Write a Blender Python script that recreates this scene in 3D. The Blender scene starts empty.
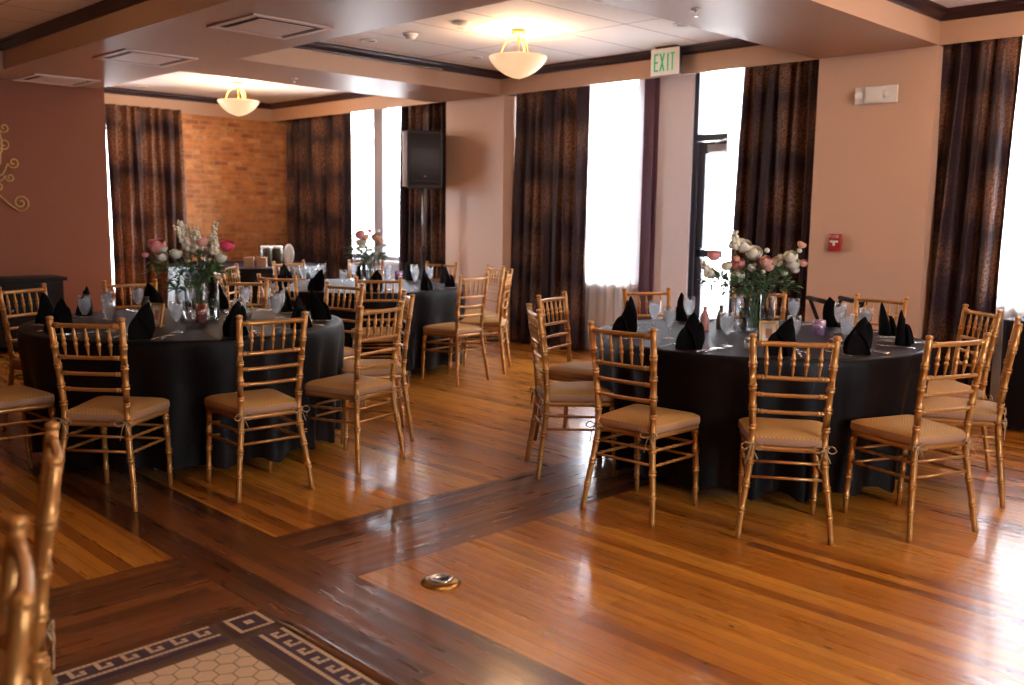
import bpy, math, random
from math import sin, cos, pi, radians as R, sqrt
from mathutils import Vector, Matrix
random.seed(7)
SC = bpy.context.scene
COL = SC.collection

# ------------------------------------------------------------------ camera, world, exposure
CAM_F = 939.95                       # focal length in pixels of the 1024 px wide frame
yaw, pitch, roll = R(44.963), R(7.720), R(0.766)
fw = Vector((sin(yaw)*cos(pitch), cos(yaw)*cos(pitch), -sin(pitch)))
rt0 = Vector((cos(yaw), -sin(yaw), 0)); up0 = rt0.cross(fw)
rt = cos(roll)*rt0 + sin(roll)*up0; up = -sin(roll)*rt0 + cos(roll)*up0
cd = bpy.data.cameras.new('camera'); cam = bpy.data.objects.new('camera', cd); COL.objects.link(cam)
cam.matrix_world = Matrix(((rt.x, up.x, -fw.x, 0), (rt.y, up.y, -fw.y, 0), (rt.z, up.z, -fw.z, 1.42), (0, 0, 0, 1)))
cd.sensor_width = 36; cd.lens = CAM_F*36/1024; cd.clip_start = .05
cd.dof.use_dof = True; cd.dof.focus_distance = 4.7; cd.dof.aperture_fstop = 2.2
SC.camera = cam

world = bpy.data.worlds.new('sky'); SC.world = world; world.use_nodes = True
bg = world.node_tree.nodes['Background']
bg.inputs[0].default_value = (.92, .94, 1, 1); bg.inputs[1].default_value = 12.0
SC.view_settings.view_transform = 'Standard'; SC.view_settings.look = 'None'
SC.view_settings.gamma = 1; SC.view_settings.exposure = 1.8
SC.view_settings.use_curve_mapping = False
SC.cycles.max_bounces = 8; SC.cycles.diffuse_bounces = 4; SC.cycles.glossy_bounces = 4
SC.cycles.transmission_bounces = 8; SC.cycles.transparent_max_bounces = 24
SC.cycles.use_denoising = True; SC.cycles.sample_clamp_indirect = 8
SC.cycles.caustics_reflective = False; SC.cycles.caustics_refractive = False

ZS, ZF, ZC = 2.70, 2.87, 2.94         # soffit, underside of crown, coffer ceiling
XP, XW = 7.25, 7.65                   # pillar face, window wall
LAMPS = [(5.70, 5.68), (5.76, 10.42), (1.2, 6.8), (5.7, .9), (1.2, .6)]  # last three are unseen, added to light the near side

def portal(x, y, z, sx, sy, rot):     # sampling portals for the daylight openings
    l = bpy.data.lights.new('window_portal', 'AREA'); l.shape = 'RECTANGLE'; l.size = sx; l.size_y = sy
    l.cycles.is_portal = True
    o = bpy.data.objects.new('window_portal', l); o.location = (x, y, z); o.rotation_euler = rot; COL.objects.link(o)
PR = (0, R(90), 0)
portal(7.82, 6.55, 1.75, 2.1, 1.5, PR); portal(7.82, 4.6, 1.4, 2.8, 1.3, PR)
portal(7.82, 2.18, 1.75, 2.1, .9, PR); portal(7.82, 10.2, 1.75, 2.1, 2.2, PR)
portal(4.6, 12.5, 1.4, 1.9, 2.4, (R(-90), 0, 0)); portal(3.05, -3.2, 1.65, 1.3, 1.7, (R(90), 0, 0))
def point(loc, w, col, r=.06):
    l = bpy.data.lights.new('lamp_bulb', 'POINT'); l.energy = w; l.color = col; l.shadow_soft_size = r
    o = bpy.data.objects.new('lamp_bulb', l); o.location = loc; COL.objects.link(o)
LAMP_W = 38
for i, (lx, ly) in enumerate(LAMPS): point((lx, ly, 2.76), LAMP_W*(.36, .95, .25, 1.5, 1.0)[i], (1, .64, .36), .2)  # bulbs of the two visible lamps and the three added fill lamps
GLOW = .29

# ------------------------------------------------------------------ materials
MATS = {}
def mat(name, col, rough=.5, metal=0, **k):
    m = bpy.data.materials.new(name); m.use_nodes = True
    b = m.node_tree.nodes['Principled BSDF']
    b.inputs['Base Color'].default_value = (*col, 1); b.inputs['Roughness'].default_value = rough
    b.inputs['Metallic'].default_value = metal
    for a, v in k.items(): b.inputs[a.replace('_', ' ')].default_value = v
    MATS[name] = m
    return m
class NT:
    def __init__(s, m): s.t = m.node_tree; s.n = s.t.nodes; s.l = s.t.links; s.b = s.n.get('Principled BSDF')
    def new(s, ty, **k):
        n = s.n.new(ty)
        for a, v in k.items(): setattr(n, a, v)
        return n
    def link(s, a, b): s.l.new(a, b)
    def coords(s, scale=(1, 1, 1), swap=None):
        tc = s.new('ShaderNodeTexCoord'); out = tc.outputs['Object']
        if swap:
            sp = s.new('ShaderNodeSeparateXYZ'); cb = s.new('ShaderNodeCombineXYZ'); s.link(out, sp.inputs[0])
            for i, ax in enumerate(swap): s.link(sp.outputs[ax], cb.inputs[i])
            out = cb.outputs[0]
        mp = s.new('ShaderNodeMapping'); mp.inputs['Scale'].default_value = scale; s.link(out, mp.inputs[0])
        return mp.outputs[0]
    def noise(s, v, scale, detail=3, rough=.5):
        n = s.new('ShaderNodeTexNoise'); n.inputs['Scale'].default_value = scale; n.inputs['Detail'].default_value = detail
        n.inputs['Roughness'].default_value = rough; s.link(v, n.inputs['Vector']); return n.outputs['Fac']
    def ramp(s, f, stops):
        r = s.new('ShaderNodeValToRGB'); e = r.color_ramp.elements
        while len(e) < len(stops): e.new(.5)
        for x, (p, c) in zip(e, stops): x.position = p; x.color = (*c, 1) if len(c) == 3 else c
        s.link(f, r.inputs[0]); return r.outputs[0]
    def mix(s, f, a, b, mode='MIX'):
        n = s.new('ShaderNodeMix', data_type='RGBA', blend_type=mode)
        for sock, v in ((n.inputs[0], f), (n.inputs[6], a), (n.inputs[7], b)):
            if hasattr(v, 'links'): s.link(v, sock)
            elif isinstance(v, (int, float)): sock.default_value = v
            else: sock.default_value = (*v, 1)
        return n.outputs[2]
    def bump(s, h, st, dist=.01, normal=None):
        n = s.new('ShaderNodeBump'); n.inputs['Strength'].default_value = st; n.inputs['Distance'].default_value = dist
        s.link(h, n.inputs['Height'])
        if normal is not None: s.link(normal, n.inputs['Normal'])
        s.link(n.outputs[0], s.b.inputs['Normal']); return n.outputs[0]
    def base(s, c): s.link(c, s.b.inputs['Base Color'])
    def rgh(s, c): s.link(c, s.b.inputs['Roughness'])
def ramp_v(a, b): return ((0, (a, a, a)), (1, (b, b, b)))

def varied(name, c1, c2, scale, rough=.5, metal=0, bump=0, **k):
    m = mat(name, c1, rough, metal, **k); t = NT(m); v = t.coords()
    f = t.noise(v, scale); t.base(t.mix(f, c1, c2))
    if bump: t.bump(f, bump, .003)
    return m
varied('wall_paint', (.57, .37, .27), (.55, .355, .26), 60, .55, bump=.15)
varied('wall_brown', (.24, .088, .050), (.22, .080, .045), 70, .75, bump=.15, Specular_IOR_Level=.15)
varied('soffit_paint', (.46, .28, .19), (.44, .27, .18), 30, .46)
varied('vent_paint', (.74, .56, .48), (.70, .53, .45), 30, .5)
varied('window_wall', (.60, .56, .60), (.56, .52, .56), 20, .5)
varied('crown_wood', (.022, .008, .010), (.035, .013, .014), 20, .35)
varied('dark_trim', (.07, .025, .045), (.09, .03, .05), 20, .4)
varied('gold', (.54, .265, .075), (.39, .175, .045), 55, .30, .5, bump=.2)
varied('tie_fabric', (.42, .27, .14), (.36, .23, .12), 60, .8)
varied('napkin', (.0025, .0018, .0022), (.004, .003, .0035), 90, .9, bump=.2, Specular_IOR_Level=.1)
varied('brass', (.55, .33, .10), (.42, .24, .07), 30, .28, 1)
varied('old_gold', (.62, .38, .12), (.42, .24, .07), 40, .4, .6)
varied('silver', (.75, .75, .77), (.65, .65, .68), 30, .18, 1)
varied('grey_metal', (.35, .35, .37), (.28, .28, .3), 30, .35, .8)
varied('black_plastic', (.015, .014, .018), (.022, .02, .026), 90, .5, bump=.2)
varied('black_wood', (.007, .004, .004), (.012, .007, .006), 20, .6, Specular_IOR_Level=.2)
varied('white_plastic', (.78, .76, .74), (.72, .70, .68), 20, .4)
varied('lit_white', (.8, .78, .76), (.75, .73, .71), 20, .5)
varied('red_plastic', (.42, .03, .02), (.34, .025, .02), 20, .4)
varied('sign_green', (.01, .42, .20), (.01, .36, .17), 20, .5, Emission_Color=(.02, .8, .36, 1), Emission_Strength=.06)
varied('frame_gold', (.58, .36, .14), (.45, .26, .09), 30, .35, .4)
varied('card', (.80, .76, .72), (.74, .70, .66), 30, .7)
varied('ink', (.12, .09, .10), (.2, .15, .16), 30, .7)
varied('pink_glass', (.55, .24, .20), (.42, .17, .15), 20, .25)
varied('dark_bottle', (.06, .05, .03), (.10, .07, .04), 20, .25)
varied('petal_white', (.80, .76, .66), (.66, .62, .48), 25, .6, Subsurface_Weight=.1)
varied('petal_pink', (.75, .22, .24), (.80, .38, .36), 25, .6)
varied('petal_hot', (.72, .06, .14), (.55, .04, .10), 25, .6)
varied('petal_blush', (.80, .45, .36), (.72, .34, .27), 25, .6)
varied('petal_tan', (.55, .33, .20), (.48, .22, .16), 25, .6)
varied('petal_center', (.50, .36, .06), (.35, .22, .03), 60, .8)
varied('leaf', (.045, .115, .032), (.085, .17, .05), 18, .5)
varied('stem', (.07, .14, .04), (.05, .10, .03), 18, .5)
varied('stone', (.42, .40, .38), (.36, .34, .33), 4, .8, bump=.2)
varied('facade', (.78, .76, .72), (.70, .68, .65), 2, .8)
varied('facade_window', (.42, .46, .50), (.38, .42, .46), 2, .3)
varied('tile_cream', (.72, .52, .34), (.62, .43, .27), 35, .6)
varied('tile_purple', (.060, .030, .055), (.085, .045, .07), 35, .6)
varied('tile_brown', (.12, .06, .045), (.09, .045, .035), 35, .4)
varied('grout', (.13, .07, .035), (.10, .05, .03), 35, .7)
varied('sill_white', (.74, .73, .74), (.70, .69, .70), 9, .45)
varied('door_dark', (.022, .022, .040), (.03, .03, .05), 20, .4)
varied('mullion', (.34, .32, .34), (.30, .28, .30), 20, .5)
varied('candle', (.80, .72, .60), (.74, .66, .54), 20, .5)
varied('tan_card', (.55, .36, .22), (.48, .30, .18), 20, .6)

def cloth_mat(name, c, c2, rough):
    m = mat(name, c, rough, Specular_IOR_Level=.17); t = NT(m)
    v = t.coords(); n = t.noise(v, 3.5, 4); t.base(t.mix(n, c, c2))
    w = t.noise(t.coords((400, 400, 400)), 1, 1); h = t.noise(v, 14, 4)
    b1 = t.bump(h, .25, .01); n2 = t.new('ShaderNodeBump'); n2.inputs['Strength'].default_value = .12
    n2.inputs['Distance'].default_value = .001; t.link(w, n2.inputs['Height']); t.link(b1, n2.inputs['Normal']); t.link(n2.outputs[0], t.b.inputs['Normal'])
    return m
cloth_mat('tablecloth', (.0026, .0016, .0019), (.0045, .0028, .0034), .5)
cloth_mat('tablecloth_sheen_top', (.011, .006, .012), (.014, .008, .015), .60)  # same cloth, lighter and purpler: window sheen put into the top's colour

# woven seat fabric
m = mat('seat_fabric', (.5, .3, .15), .75); t = NT(m)
ch = t.new('ShaderNodeTexChecker'); ch.inputs['Scale'].default_value = 110; t.link(t.coords(), ch.inputs['Vector'])
ch.inputs['Color1'].default_value = (.60, .33, .10, 1); ch.inputs['Color2'].default_value = (.33, .165, .045, 1)
t.base(t.mix(t.noise(t.coords(), 9), ch.outputs[0], (.46, .245, .072))); t.bump(ch.outputs[1], .3, .001)
m = mat('seat_side', (.34, .18, .10), .6)

# plank floors
def planks(name, stops, swap, width, length, rough):
    m = mat(name, (.3, .1, .03), rough, Specular_IOR_Level=.4, Coat_Weight=.50, Coat_Roughness=.135); t = NT(m)
    v = t.coords((1, 1, 1), swap)
    br = t.new('ShaderNodeTexBrick'); br.offset = .37; br.offset_frequency = 3; t.link(v, br.inputs['Vector'])
    for a, x in (('Scale', 1), ('Mortar Size', .0012), ('Mortar Smooth', .2), ('Brick Width', length), ('Row Height', width), ('Bias', 0)): br.inputs[a].default_value = x
    br.inputs['Color1'].default_value = (0, 0, 0, 1); br.inputs['Color2'].default_value = (1, 1, 1, 1); br.inputs['Mortar'].default_value = (.5, .5, .5, 1)
    # wide second layer groups of boards in similar tone
    c = t.ramp(br.outputs['Color'], stops)
    g = t.noise(t.coords((3.0, 90, 3), swap), 1, 5, .6)
    c = t.mix(t.ramp(g, ((.35, (.62, .55, .5)), (.65, (1.08, 1.05, 1.0)))), (0, 0, 0), c) if False else t.mix(1.0, c, t.ramp(g, ((.30, (.80, .74, .70)), (.60, (1, 1, 1)))), 'MULTIPLY')
    big = t.noise(t.coords((.5, 6, 1), swap), 1, 2)
    c = t.mix(1.0, c, t.ramp(big, ((.35, (.86, .82, .80)), (.6, (1.0, 1, 1)))), 'MULTIPLY')
    kn = t.noise(t.coords((13, 20, 9), swap), 1, 1)
    c = t.mix(t.ramp(kn, ((.215, (1, 1, 1)), (.235, (0, 0, 0)))), c, (.05, .018, .006))
    c = t.mix(br.outputs['Fac'], c, (.09, .03, .008)); t.base(c)
    n1 = t.noise(t.coords((2.2, 9, 1), swap), 1, 2); b0 = t.bump(n1, .22, .012)
    sp = t.new('ShaderNodeSeparateXYZ'); t.link(v, sp.inputs[0]); q = t.new('ShaderNodeMath', operation='MULTIPLY'); q.inputs[1].default_value = 2*pi/width
    sn = t.new('ShaderNodeMath', operation='COSINE'); t.link(sp.outputs[1], q.inputs[0]); t.link(q.outputs[0], sn.inputs[0]); b1 = t.bump(sn.outputs[0], 1.0, .0005, b0)
    n2 = t.new('ShaderNodeBump'); n2.invert = True; n2.inputs['Strength'].default_value = .25; n2.inputs['Distance'].default_value = .0015
    t.link(br.outputs['Fac'], n2.inputs['Height']); t.link(b1, n2.inputs['Normal']); t.link(n2.outputs[0], t.b.inputs['Normal'])
    rg = t.noise(t.coords((3, 30, 3), swap), 1, 3)
    t.rgh(t.ramp(rg, ((.3, (rough*.8,)*3), (.7, (rough*1.35,)*3))))
    return m
LIGHT = ((0, (.24, .065, .007)), (.25, (.42, .135, .013)), (.55, (.56, .205, .020)), (1, (.70, .30, .038)))
DARK = ((0, (.075, .020, .006)), (.4, (.135, .040, .011)), (.75, (.20, .062, .016)), (1, (.28, .095, .024)))
planks('floor_light', LIGHT, 'YXZ', .062, 3.3, .30)
planks('floor_dark_y', DARK, 'YXZ', .072, 1.3, .30)
planks('floor_dark_x', DARK, 'XYZ', .072, 1.6, .30)

# brick
m = mat('brick', (.3, .1, .05), .8); t = NT(m)
def brick_nodes(t, swap):
    v = t.coords((1, 1, 1), swap)
    br = t.new('ShaderNodeTexBrick'); t.link(v, br.inputs['Vector'])
    for a, x in (('Scale', 1), ('Mortar Size', .007), ('Mortar Smooth', .3), ('Brick Width', .205), ('Row Height', .066)): br.inputs[a].default_value = x
    br.inputs['Color1'].default_value = (0, 0, 0, 1); br.inputs['Color2'].default_value = (1, 1, 1, 1); br.inputs['Mortar'].default_value = (.5, .5, .5, 1)
    c = t.ramp(br.outputs['Color'], ((0, (.34, .11, .030)), (.3, (.48, .175, .045)), (.8, (.55, .215, .058)), (1, (.62, .30, .10))))
    c = t.mix(1.0, c, t.ramp(t.noise(v, 7, 5, .7), ((.3, (.55, .5, .5)), (.6, (1.05, 1.05, 1)))), 'MULTIPLY')
    c = t.mix(br.outputs['Fac'], c, (.36, .22, .15)); t.base(c)
    b = t.new('ShaderNodeBump'); b.invert = True; b.inputs['Strength'].default_value = .6; b.inputs['Distance'].default_value = .006
    t.link(br.outputs['Fac'], b.inputs['Height']); t.link(b.outputs[0], t.b.inputs['Normal'])
brick_nodes(t, 'XZY')

# ceiling tiles
m = mat('ceiling_tile', (.7, .68, .66), .7); t = NT(m)
v = t.coords(); br = t.new('ShaderNodeTexBrick'); br.offset = 0; t.link(v, br.inputs['Vector'])
for a, x in (('Scale', 1), ('Mortar Size', .009), ('Brick Width', 1.22), ('Row Height', .61)): br.inputs[a].default_value = x
c = t.mix(t.noise(v, 200, 2), (.84, .81, .79), (.78, .75, .73))
t.base(t.mix(br.outputs['Fac'], c, (.42, .39, .37)))

# curtains: aubergine ground with bronze damask
m = mat('curtain', (.05, .02, .03), .6, Specular_IOR_Level=.3); t = NT(m)
v = t.coords()
vo = t.new('ShaderNodeTexVoronoi'); vo.inputs['Scale'].default_value = 2.4; vo.inputs['Randomness'].default_value = .25
tw = t.noise(v, 5, 3)
add = t.new('ShaderNodeVectorMath', operation='MULTIPLY_ADD'); t.link(v, add.inputs[0]); add.inputs[1].default_value = (1, 1, .75)
cb = t.new('ShaderNodeCombineXYZ'); mm = t.new('ShaderNodeMath', operation='MULTIPLY'); mm.inputs[1].default_value = .18; t.link(tw, mm.inputs[0])
t.link(mm.outputs[0], cb.inputs[1]); t.link(mm.outputs[0], cb.inputs[2]); t.link(cb.outputs[0], add.inputs[2]); t.link(add.outputs[0], vo.inputs['Vector'])
wv = t.new('ShaderNodeTexWave', wave_type='RINGS'); wv.inputs['Scale'].default_value = 7; wv.inputs['Distortion'].default_value = 9; wv.inputs['Detail'].default_value = 3; wv.inputs['Detail Scale'].default_value = 2.2
t.link(v, wv.inputs['Vector']); wv.inputs['Scale'].default_value = 16
fl = t.ramp(vo.outputs['Distance'], ((.30, (1, 1, 1)), (.62, (0, 0, 0))))
fine = t.ramp(wv.outputs['Color'], ((.32, (0, 0, 0)), (.52, (1, 1, 1))))
blot = t.ramp(t.noise(v, 48, 5, .7), ((.40, (0, 0, 0)), (.55, (1, 1, 1))))
mk = t.mix(1.0, fl, t.mix(.55, fine, blot), 'MULTIPLY')
mk2 = t.mix(.10, mk, t.mix(1.0, fine, blot, 'MULTIPLY'), 'ADD')
t.base(t.mix(mk2, (.016, .006, .012), (.25, .115, .058)))
t.rgh(t.ramp(mk2, ((0, (.65,)*3), (1, (.42,)*3)))); 
t.bump(mk2, .2, .002)

def shader_mix(name, build):
    m = bpy.data.materials.new(name); m.use_nodes = True; n = m.node_tree.nodes; n.clear()
    out = n.new('ShaderNodeOutputMaterial'); s = build(m.node_tree); m.node_tree.links.new(s, out.inputs[0]); MATS[name] = m
def _mixs(t, f, a, b):
    x = t.nodes.new('ShaderNodeMixShader')
    if hasattr(f, 'links'): t.links.new(f, x.inputs[0])
    else: x.inputs[0].default_value = f
    t.links.new(a, x.inputs[1]); t.links.new(b, x.inputs[2]); return x.outputs[0]
def _bs(t, ty, col, **k):
    x = t.nodes.new(ty); x.inputs[0].default_value = (*col, 1)
    for a, v in k.items(): x.inputs[a].default_value = v
    return x.outputs[0]
def sheer(t):
    return _mixs(t, .62, _bs(t, 'ShaderNodeBsdfTransparent', (1, 1, 1)), _mixs(t, .55, _bs(t, 'ShaderNodeBsdfDiffuse', (.88, .86, .86)), _bs(t, 'ShaderNodeBsdfTranslucent', (.88, .88, .90))))
shader_mix('sheer', sheer)
def thin_glass(tint, gl, rough=.02):
    def f(t):
        lw = t.nodes.new('ShaderNodeLayerWeight'); lw.inputs[0].default_value = gl
        return _mixs(t, lw.outputs['Facing'] if gl > .15 else lw.outputs['Fresnel'], _bs(t, 'ShaderNodeBsdfTransparent', tint), _bs(t, 'ShaderNodeBsdfGlossy', (1, 1, 1), Roughness=rough))
    return f
shader_mix('pane_glass', thin_glass((.95, .97, .98), .12))
shader_mix('clear_glass', thin_glass((.965, .975, .98), .20, .04))
def icy(t):
    no = t.nodes.new('ShaderNodeTexNoise'); no.inputs['Scale'].default_value = 75; no.inputs['Detail'].default_value = 2
    r = t.nodes.new('ShaderNodeValToRGB'); r.color_ramp.elements[0].position = .46; r.color_ramp.elements[1].position = .60
    r.color_ramp.elements[0].color = (.04,)*3 + (1,); r.color_ramp.elements[1].color = (.52,)*3 + (1,)
    t.links.new(no.outputs['Fac'], r.inputs[0])
    bp = t.nodes.new('ShaderNodeBump'); bp.inputs['Strength'].default_value = .5; bp.inputs['Distance'].default_value = .004; t.links.new(no.outputs['Fac'], bp.inputs['Height'])
    gl = t.nodes.new('ShaderNodeBsdfGlass'); gl.inputs['IOR'].default_value = 1.33; gl.inputs['Roughness'].default_value = .04; gl.inputs[0].default_value = (.96, .97, 1, 1)
    t.links.new(bp.outputs[0], gl.inputs['Normal'])
    w = _mixs(t, .6, _bs(t, 'ShaderNodeBsdfDiffuse', (.93, .95, .99)), _bs(t, 'ShaderNodeBsdfTranslucent', (.97, .98, 1)))
    return _mixs(t, r.outputs[0], _mixs(t, .35, _bs(t, 'ShaderNodeBsdfTransparent', (.97, .98, 1)), gl.outputs[0]), w)
shader_mix('ice_water', icy)
shader_mix('vase_water', lambda t: _mixs(t, .35, _bs(t, 'ShaderNodeBsdfTransparent', (.90, .93, .90)), _bs(t, 'ShaderNodeBsdfGlass', (.95, .98, .95), IOR=1.33)))
shader_mix('lavender_glass', lambda t: _mixs(t, .5, _bs(t, 'ShaderNodeBsdfTransparent', (.82, .62, .82)), _mixs(t, .4, _bs(t, 'ShaderNodeBsdfDiffuse', (.55, .36, .60)), _bs(t, 'ShaderNodeBsdfGlossy', (.9, .8, .9), Roughness=.1))))
shader_mix('rose_glass', lambda t: _mixs(t, .5, _bs(t, 'ShaderNodeBsdfTransparent', (.80, .50, .42)), _mixs(t, .4, _bs(t, 'ShaderNodeBsdfDiffuse', (.50, .22, .20)), _bs(t, 'ShaderNodeBsdfGlossy', (.9, .8, .8), Roughness=.1))))
m = mat('bowl_glass', (.45, .30, .18), .35, Emission_Color=(1, .60, .27, 1), Emission_Strength=GLOW)
t = NT(m); t.link(t.mix(t.noise(t.coords(), 7, 4), (1, .61, .36), (1, .47, .24)), t.b.inputs['Emission Color'])

# ------------------------------------------------------------------ mesh helpers
class MB:
    def __init__(s): s.v = []; s.f = []; s.m = []; s.sm = []
    def quad(s, pts, mi=0, smooth=False):
        i = len(s.v); s.v += [tuple(p) for p in pts]; s.f.append(tuple(range(i, i+len(pts)))); s.m.append(mi); s.sm.append(smooth)
    def box(s, a, b, mi=0, M=None):
        x0, y0, z0 = (min(p, q) for p, q in zip(a, b)); x1, y1, z1 = (max(p, q) for p, q in zip(a, b))
        p = [(x0, y0, z0), (x1, y0, z0), (x1, y1, z0), (x0, y1, z0), (x0, y0, z1), (x1, y0, z1), (x1, y1, z1), (x0, y1, z1)]
        if M: p = [tuple(M @ Vector(q)) for q in p]
        i = len(s.v); s.v += p
        for f in ((0, 3, 2, 1), (4, 5, 6, 7), (0, 1, 5, 4), (1, 2, 6, 5), (2, 3, 7, 6), (3, 0, 4, 7)):
            s.f.append(tuple(i+k for k in f)); s.m.append(mi); s.sm.append(False)
        return s
    def rbox(s, a, b, r, mi=0, n=3, M=None):         # box with rounded vertical corners and softened top/bottom
        x0, y0, z0 = a; x1, y1, z1 = b; ring = []
        for cx, cy, a0 in ((x1-r, y1-r, 0), (x0+r, y1-r, 90), (x0+r, y0+r, 180), (x1-r, y0+r, 270)):
            for k in range(n+1):
                t = R(a0+90*k/n); ring.append((cx, cy, cos(t), sin(t)))
        lv = [(z0, .7), (z0+r*.3, 1), (z1-r*.3, 1), (z1, .7)]
        rows = [[(cx+r*k*dx, cy+r*k*dy, z) for cx, cy, dx, dy in ring] for z, k in lv]
        s.loft(rows, mi, True, M=M); return s
    def loft(s, rows, mi=0, smooth=True, caps=True, closed=True, M=None):
        n = len(rows[0]); i0 = len(s.v)
        for r in rows:
            for p in r: s.v.append(tuple(M @ Vector(p)) if M else tuple(p))
        for j in range(len(rows)-1):
            for k in range(n if closed else n-1):
                a = i0+j*n+k; b = i0+j*n+(k+1) % n
                s.f.append((a, b, b+n, a+n)); s.m.append(mi); s.sm.append(smooth)
        if caps and closed:
            s.f.append(tuple(i0+k for k in reversed(range(n)))); s.m.append(mi); s.sm.append(False)
            e = i0+(len(rows)-1)*n; s.f.append(tuple(e+k for k in range(n))); s.m.append(mi); s.sm.append(False)
        return s
    def tube(s, pts, rad, n=8, mi=0, caps=True, flat=1.0):
        pts = [Vector(p) for p in pts]; rad = rad if isinstance(rad, (list, tuple)) else [rad]*len(pts); rows = []
        ref = None
        for i, p in enumerate(pts):
            d = (pts[min(i+1, len(pts)-1)]-pts[max(i-1, 0)])
            if d.length < 1e-9: d = Vector((0, 0, 1))
            d.normalize()
            if ref is None: ref = Vector((0, 0, 1)) if abs(d.z) < .9 else Vector((1, 0, 0))
            u = (ref - d*ref.dot(d))
            if u.length < 1e-6: u = d.orthogonal()
            u.normalize(); w = d.cross(u); ref = u
            rows.append([p + (u*cos(2*pi*k/n)*flat + w*sin(2*pi*k/n))*rad[i] for k in range(n)])
        return s.loft(rows, mi, True, caps)
    def lathe(s, prof, n=20, mi=0, c=(0, 0, 0), caps=True):
        rows = [[(c[0]+r*cos(2*pi*k/n), c[1]+r*sin(2*pi*k/n), c[2]+z) for k in range(n)] for r, z in prof]
        return s.loft(rows, mi, True, caps)
    def ball(s, c, r, n=10, m=7, mi=0, sc=(1, 1, 1)):
        rows = []
        for j in range(m+1):
            a = -pi/2+pi*j/m; rr = max(cos(a), .02)
            rows.append([(c[0]+r*sc[0]*rr*cos(2*pi*k/n), c[1]+r*sc[1]*rr*sin(2*pi*k/n), c[2]+r*sc[2]*sin(a)) for k in range(n)])
        return s.loft(rows, mi, True)
    def build(s, name, mats, parent=None, loc=None, rz=0, kind=None, label=None):
        me = bpy.data.meshes.new(name); me.from_pydata(s.v, [], s.f); me.update()
        for x in (mats if isinstance(mats, (list, tuple)) else [mats]): me.materials.append(MATS[x])
        me.polygons.foreach_set('material_index', s.m); me.polygons.foreach_set('use_smooth', s.sm)
        o = bpy.data.objects.new(name, me); COL.objects.link(o)
        if parent: o.parent = parent
        if loc: o.location = loc
        if rz: o.rotation_euler = (0, 0, rz)
        if kind: o['kind'] = kind
        if label: o['label'] = label
        return o
def struct(name, mb, mats, label=None): return mb.build(name, mats, kind='structure', label=label)
def thing(name, label, cat, loc=(0, 0, 0), rz=0, group=None):
    o = bpy.data.objects.new(name, None); COL.objects.link(o); o.location = loc; o.rotation_euler = (0, 0, rz)
    o['label'] = label; o['category'] = cat
    if group: o['group'] = group
    return o
def tag(o, label, cat, group=None):
    o['label'] = label; o['category'] = cat
    if group: o['group'] = group
    return o
KIDS = {}
def dup(o, parent=None):
    c = o.copy(); COL.objects.link(c)
    if parent: c.parent = parent
    for ch in list(o.children): dup(ch, c)
    return c
def place(proto, used, loc, rz, label, group=None):
    o = proto if proto.name not in used else dup(proto)
    used.add(proto.name); o.location = loc; o.rotation_euler = (0, 0, rz); o['label'] = label
    if group: o['group'] = group
    return o
USED = set()

# ------------------------------------------------------------------ room shell
X0, Y0 = -3.0, -3.0
YB, YL = 12.2, 10.45
fl = MB()
def fq(x0, y0, x1, y1, mi, z=0): fl.quad([(x0, y0, z), (x1, y0, z), (x1, y1, z), (x0, y1, z)], mi)
BX0, BX1, BY0, BY1, MX, MY = 1.65, 2.085, 2.93, 3.55, 1.63, 2.915
fq(BX0, Y0, BX1, YB, 1)                      # dark band running towards the windows' far corner
fq(BX1, BY0, 7.8, BY1, 2); fq(BX1, Y0, 7.8, BY0, 0); fq(BX1, BY1, 7.8, YB, 0)
fq(X0, 3.61, BX0, YB, 0); fq(X0, MY, BX0, 3.61, 2)
fq(MX, Y0, BX0, MY, 1)
fl.box((X0-.2, Y0-.2, -.12), (7.85, YB+.2, -.004), 1)
struct('floor', fl, ['floor_light', 'floor_dark_y', 'floor_dark_x'])
# mosaic: border of small tiles with a key pattern around hexagons
mo = MB(); T = .0165
def tilesq(x, y, mi, w=T, h=T, g=.0009): mo.quad([(x+g, y+g, 0), (x+w-g, y+g, 0), (x+w-g, y+h-g, 0), (x+g, y+h-g, 0)], mi)
mo.quad([(X0, Y0, -.001), (MX, Y0, -.001), (MX, MY, -.001), (X0, MY, -.001)], 3)
KEY = ['CCCCC', 'PPPCP', 'PCPCP', 'PCCCP', 'PPPPP', 'CCCCC', 'PPPPP', 'PPPPP', 'BBBBB', 'DDDDD']
CI = {'C': 0, 'P': 1, 'B': 2}
nx = 190
for r, row in enumerate(KEY):
    for k in range(nx):
        ch = row[k % 5]
        if ch == 'D': continue
        tilesq(MX-.185-(k+1)*T, MY-(r+1)*T, CI[ch])
        tilesq(MX-(r+1)*T, MY-.185-(k+1)*T, CI[ch])
for i in range(10):
    for j in range(10):
        d = min(min(i, 7-i), min(j, 7-j)) if i < 8 and j < 8 else -1
        tilesq(MX-(i+1)*T, MY-(j+1)*T, {-1: 2, 0: 0, 1: 1, 2: 1, 3: 0}[d] if d != 2 else 1)
hx = .040; hw = hx*sqrt(3)
hx0, hy0 = MX-.186, MY-.186
for j in range(-1, 60):
    for i in range(-1, 60):
        cx = hx0-(i+.5)*hw-(hw/2 if j % 2 else 0); cy = hy0-.02-j*hx*1.5
        if cx < X0 or cy < Y0: continue
        pts = [(min(cx+(hx-.002)*cos(R(90+60*k)), hx0), min(cy+(hx-.002)*sin(R(90+60*k)), hy0), 0) for k in range(6)]
        if cx-hw/2 < hx0-.004 and cy-hx < hy0-.004: mo.quad(pts, 0)
struct('floor_mosaic', mo, ['tile_cream', 'tile_purple', 'tile_brown', 'grout'])
tr = MB(); rows = []
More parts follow.
